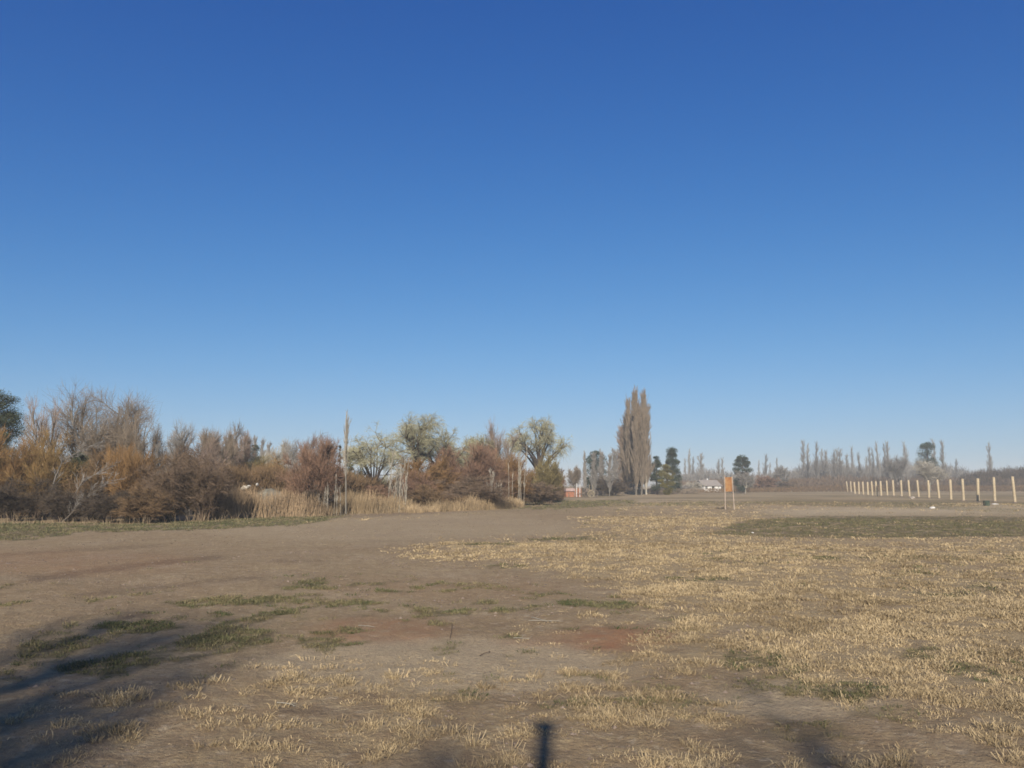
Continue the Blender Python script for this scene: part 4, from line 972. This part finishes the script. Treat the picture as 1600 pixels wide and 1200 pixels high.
# white rubble behind the orange reeds
for i, (px, py, w_, h_, dd) in enumerate(((382, 762.5, .62, .42, 0), (389, 759.5, .34, .2, .2), (402, 757.5, .2, .3, .4))):
    D = depth(803) + dd; x = px_x(px, D); r_ = rock('white_rubble', px, 803, (w_, .5, h_), ['largest white rubble lump behind the orange reeds', 'small white rubble lump right of the largest lump', 'white rubble fragment farthest right behind the orange reeds'][i], 'rubble', M_RUB, 20 + i, .9)
    r_.location = (x, D, hz(py, D))
def mound():
    D = depth(800); g = Geo(); x = px_x(398, D); n1, n2 = 14, 26
    V = []
    for i in range(n1 + 1):
        for j in range(n2 + 1):
            u = i / n1 * 2 - 1; v = j / n2 * 2 - 1; rr = max(0, 1 - u * u - v * v); V.append([v * 3.2, u * 1.6, math.sqrt(rr) * (hz(762, D))])
    V = np.array(V); V[:, 2] *= .8 + .4 * fbm(V[:, 0], V[:, 1], .8, 3, 5); V[:, 2] -= .05
    f = np.array([[i * (n2 + 1) + j, i * (n2 + 1) + j + 1, (i + 1) * (n2 + 1) + j + 1, (i + 1) * (n2 + 1) + j] for i in range(n1) for j in range(n2)])
    g.add(V, [f], .5)
    tag(link('rubble_mound', g.mesh('rubble_mound', True), mat('grey_rubble', (.23, .21, .16), (.18, .16, .12), nscale=2.5, nmix=.4, bump=.8, bscale=5), loc=(x, D + 1.2, 0)), 'grey earth mound carrying the white rubble behind the reeds', 'mound')
mound()
def brushpile():
    rng = np.random.default_rng(9); D = depth(808); x = px_x(420, D); g = Geo(); n = 16
    P0 = np.stack([rng.normal(.3, .3, n), rng.normal(0, .2, n), rng.uniform(0, .15, n)], 1)
    P2 = P0 + np.stack([rng.uniform(-1.3, -.5, n), rng.normal(0, .3, n), rng.uniform(.3, 1.2, n)], 1)
    g.tubes(P0, (P0 + P2) / 2 + rng.normal(0, .06, (n, 3)), P2, .028, .012, K=4, S=6, var=rng.uniform(0, 1, n))
    tag(link('branch_pile', g.mesh('branch_pile', True), cmat('bark', 'pale', BK['pale']), loc=(x, D, gz1(x, D))), 'bleached cut branches piled against the orange reeds', 'branch pile')
brushpile()

def stick(px0, py0, px1, py1, r, label, seed):
    a = ground_at(px0, py0); b = ground_at(px1, py1); g = Geo(); rng = np.random.default_rng(seed)
    r *= .6
    A = np.array([a[0], a[1], gz1(*a) + r + .008]); B = np.array([b[0], b[1], gz1(*b) + r + .012]); O = A.copy()
    Mi = (A + B) / 2 + np.array([rng.normal(0, .02), rng.normal(0, .02), .015])
    g.tubes((A - O)[None], (Mi - O)[None], (B - O)[None], r, r * .6, K=6, S=6)
    L = grow(rng, ((A - O)[None], (Mi - O)[None], (B - O)[None]), [dict(n=3, ang=35, up=.05, len=.12, t0=.2)])
    g.tubes(*L[1], r * .5, r * .25, K=2, S=4)
    tag(link('dry_stick', g.mesh('dry_stick', True), cmat('bark', 'pale', BK['pale']) if seed < 6 else cmat('bark', 'brown', BK['brown']), loc=tuple(O)), label, 'stick')
stick(432, 1099, 461, 1103, .010, 'pale stick lying in the left foreground shade', 1)
stick(830, 968, 855, 974, .011, 'upper of two pale sticks beside the red earth', 2)
stick(826, 973, 880, 973, .010, 'longer pale stick crossing below the upper one near red earth', 3)
stick(802, 998, 828, 999, .009, 'short bleached twig on the soil below the two crossed sticks', 4)
stick(560, 978, 585, 979, .009, 'thin bleached twig on the left reddish soil', 5)
stick(706, 975, 703, 999, .010, 'dark twig standing out left of the centre weeds', 6)
stick(750, 1026, 766, 1019, .010, 'small dark twig on grey soil in the centre foreground', 7)
stick(300, 826, 250, 828, .020, 'long pale branch lying along the green verge', 2)

# pole behind the viewer; its shadow points into the picture at the bottom edge
def pole():
    tip = ground_at(853, 1130); L_ = tip[1] + 3.2; h = L_ * tan(R(SUN_EL)); x = tip[0] - L_ * sin(R(SUN_AZ)); y = tip[1] - L_ * cos(R(SUN_AZ))
    root = tag(empty('wooden_pole', (x, y, gz1(x, y))), 'wooden pole behind the viewer whose capped shadow meets the bottom edge', 'pole')
    g = Geo(); g.tubes(arr([0, 0, -.1]), arr([0, 0, h / 2]), arr([0, 0, h - .03]), .10, .08, K=4, S=12); link('shaft', g.mesh('pole_shaft', True), M_WOOD, root)
    g = Geo(); g.box((-.01, 0, h - .06), (.21, .17, .09)); link('cap', g.mesh('pole_cap'), M_WOOD, root)
pole()

# ------------------------------------------------------------------ air
def haze():
    g = Geo(); g.box((0, 300, 15.0), (5600, 6400, 36.0)); me = g.mesh('haze')
    m = bpy.data.materials.new('thin_air'); m.use_nodes = True; n = m.node_tree; n.nodes.clear()
    v = n.nodes.new('ShaderNodeVolumePrincipled'); v.inputs['Color'].default_value = (.95, .97, .93, 1); v.inputs['Density'].default_value = .00065; v.inputs['Anisotropy'].default_value = 0.0
    o = n.nodes.new('ShaderNodeOutputMaterial'); n.links.new(v.outputs[0], o.inputs['Volume'])
    tag(link('haze', me, m), 'thin bluish haze over the field', kind='stuff')
HAZE = True
if HAZE: haze()
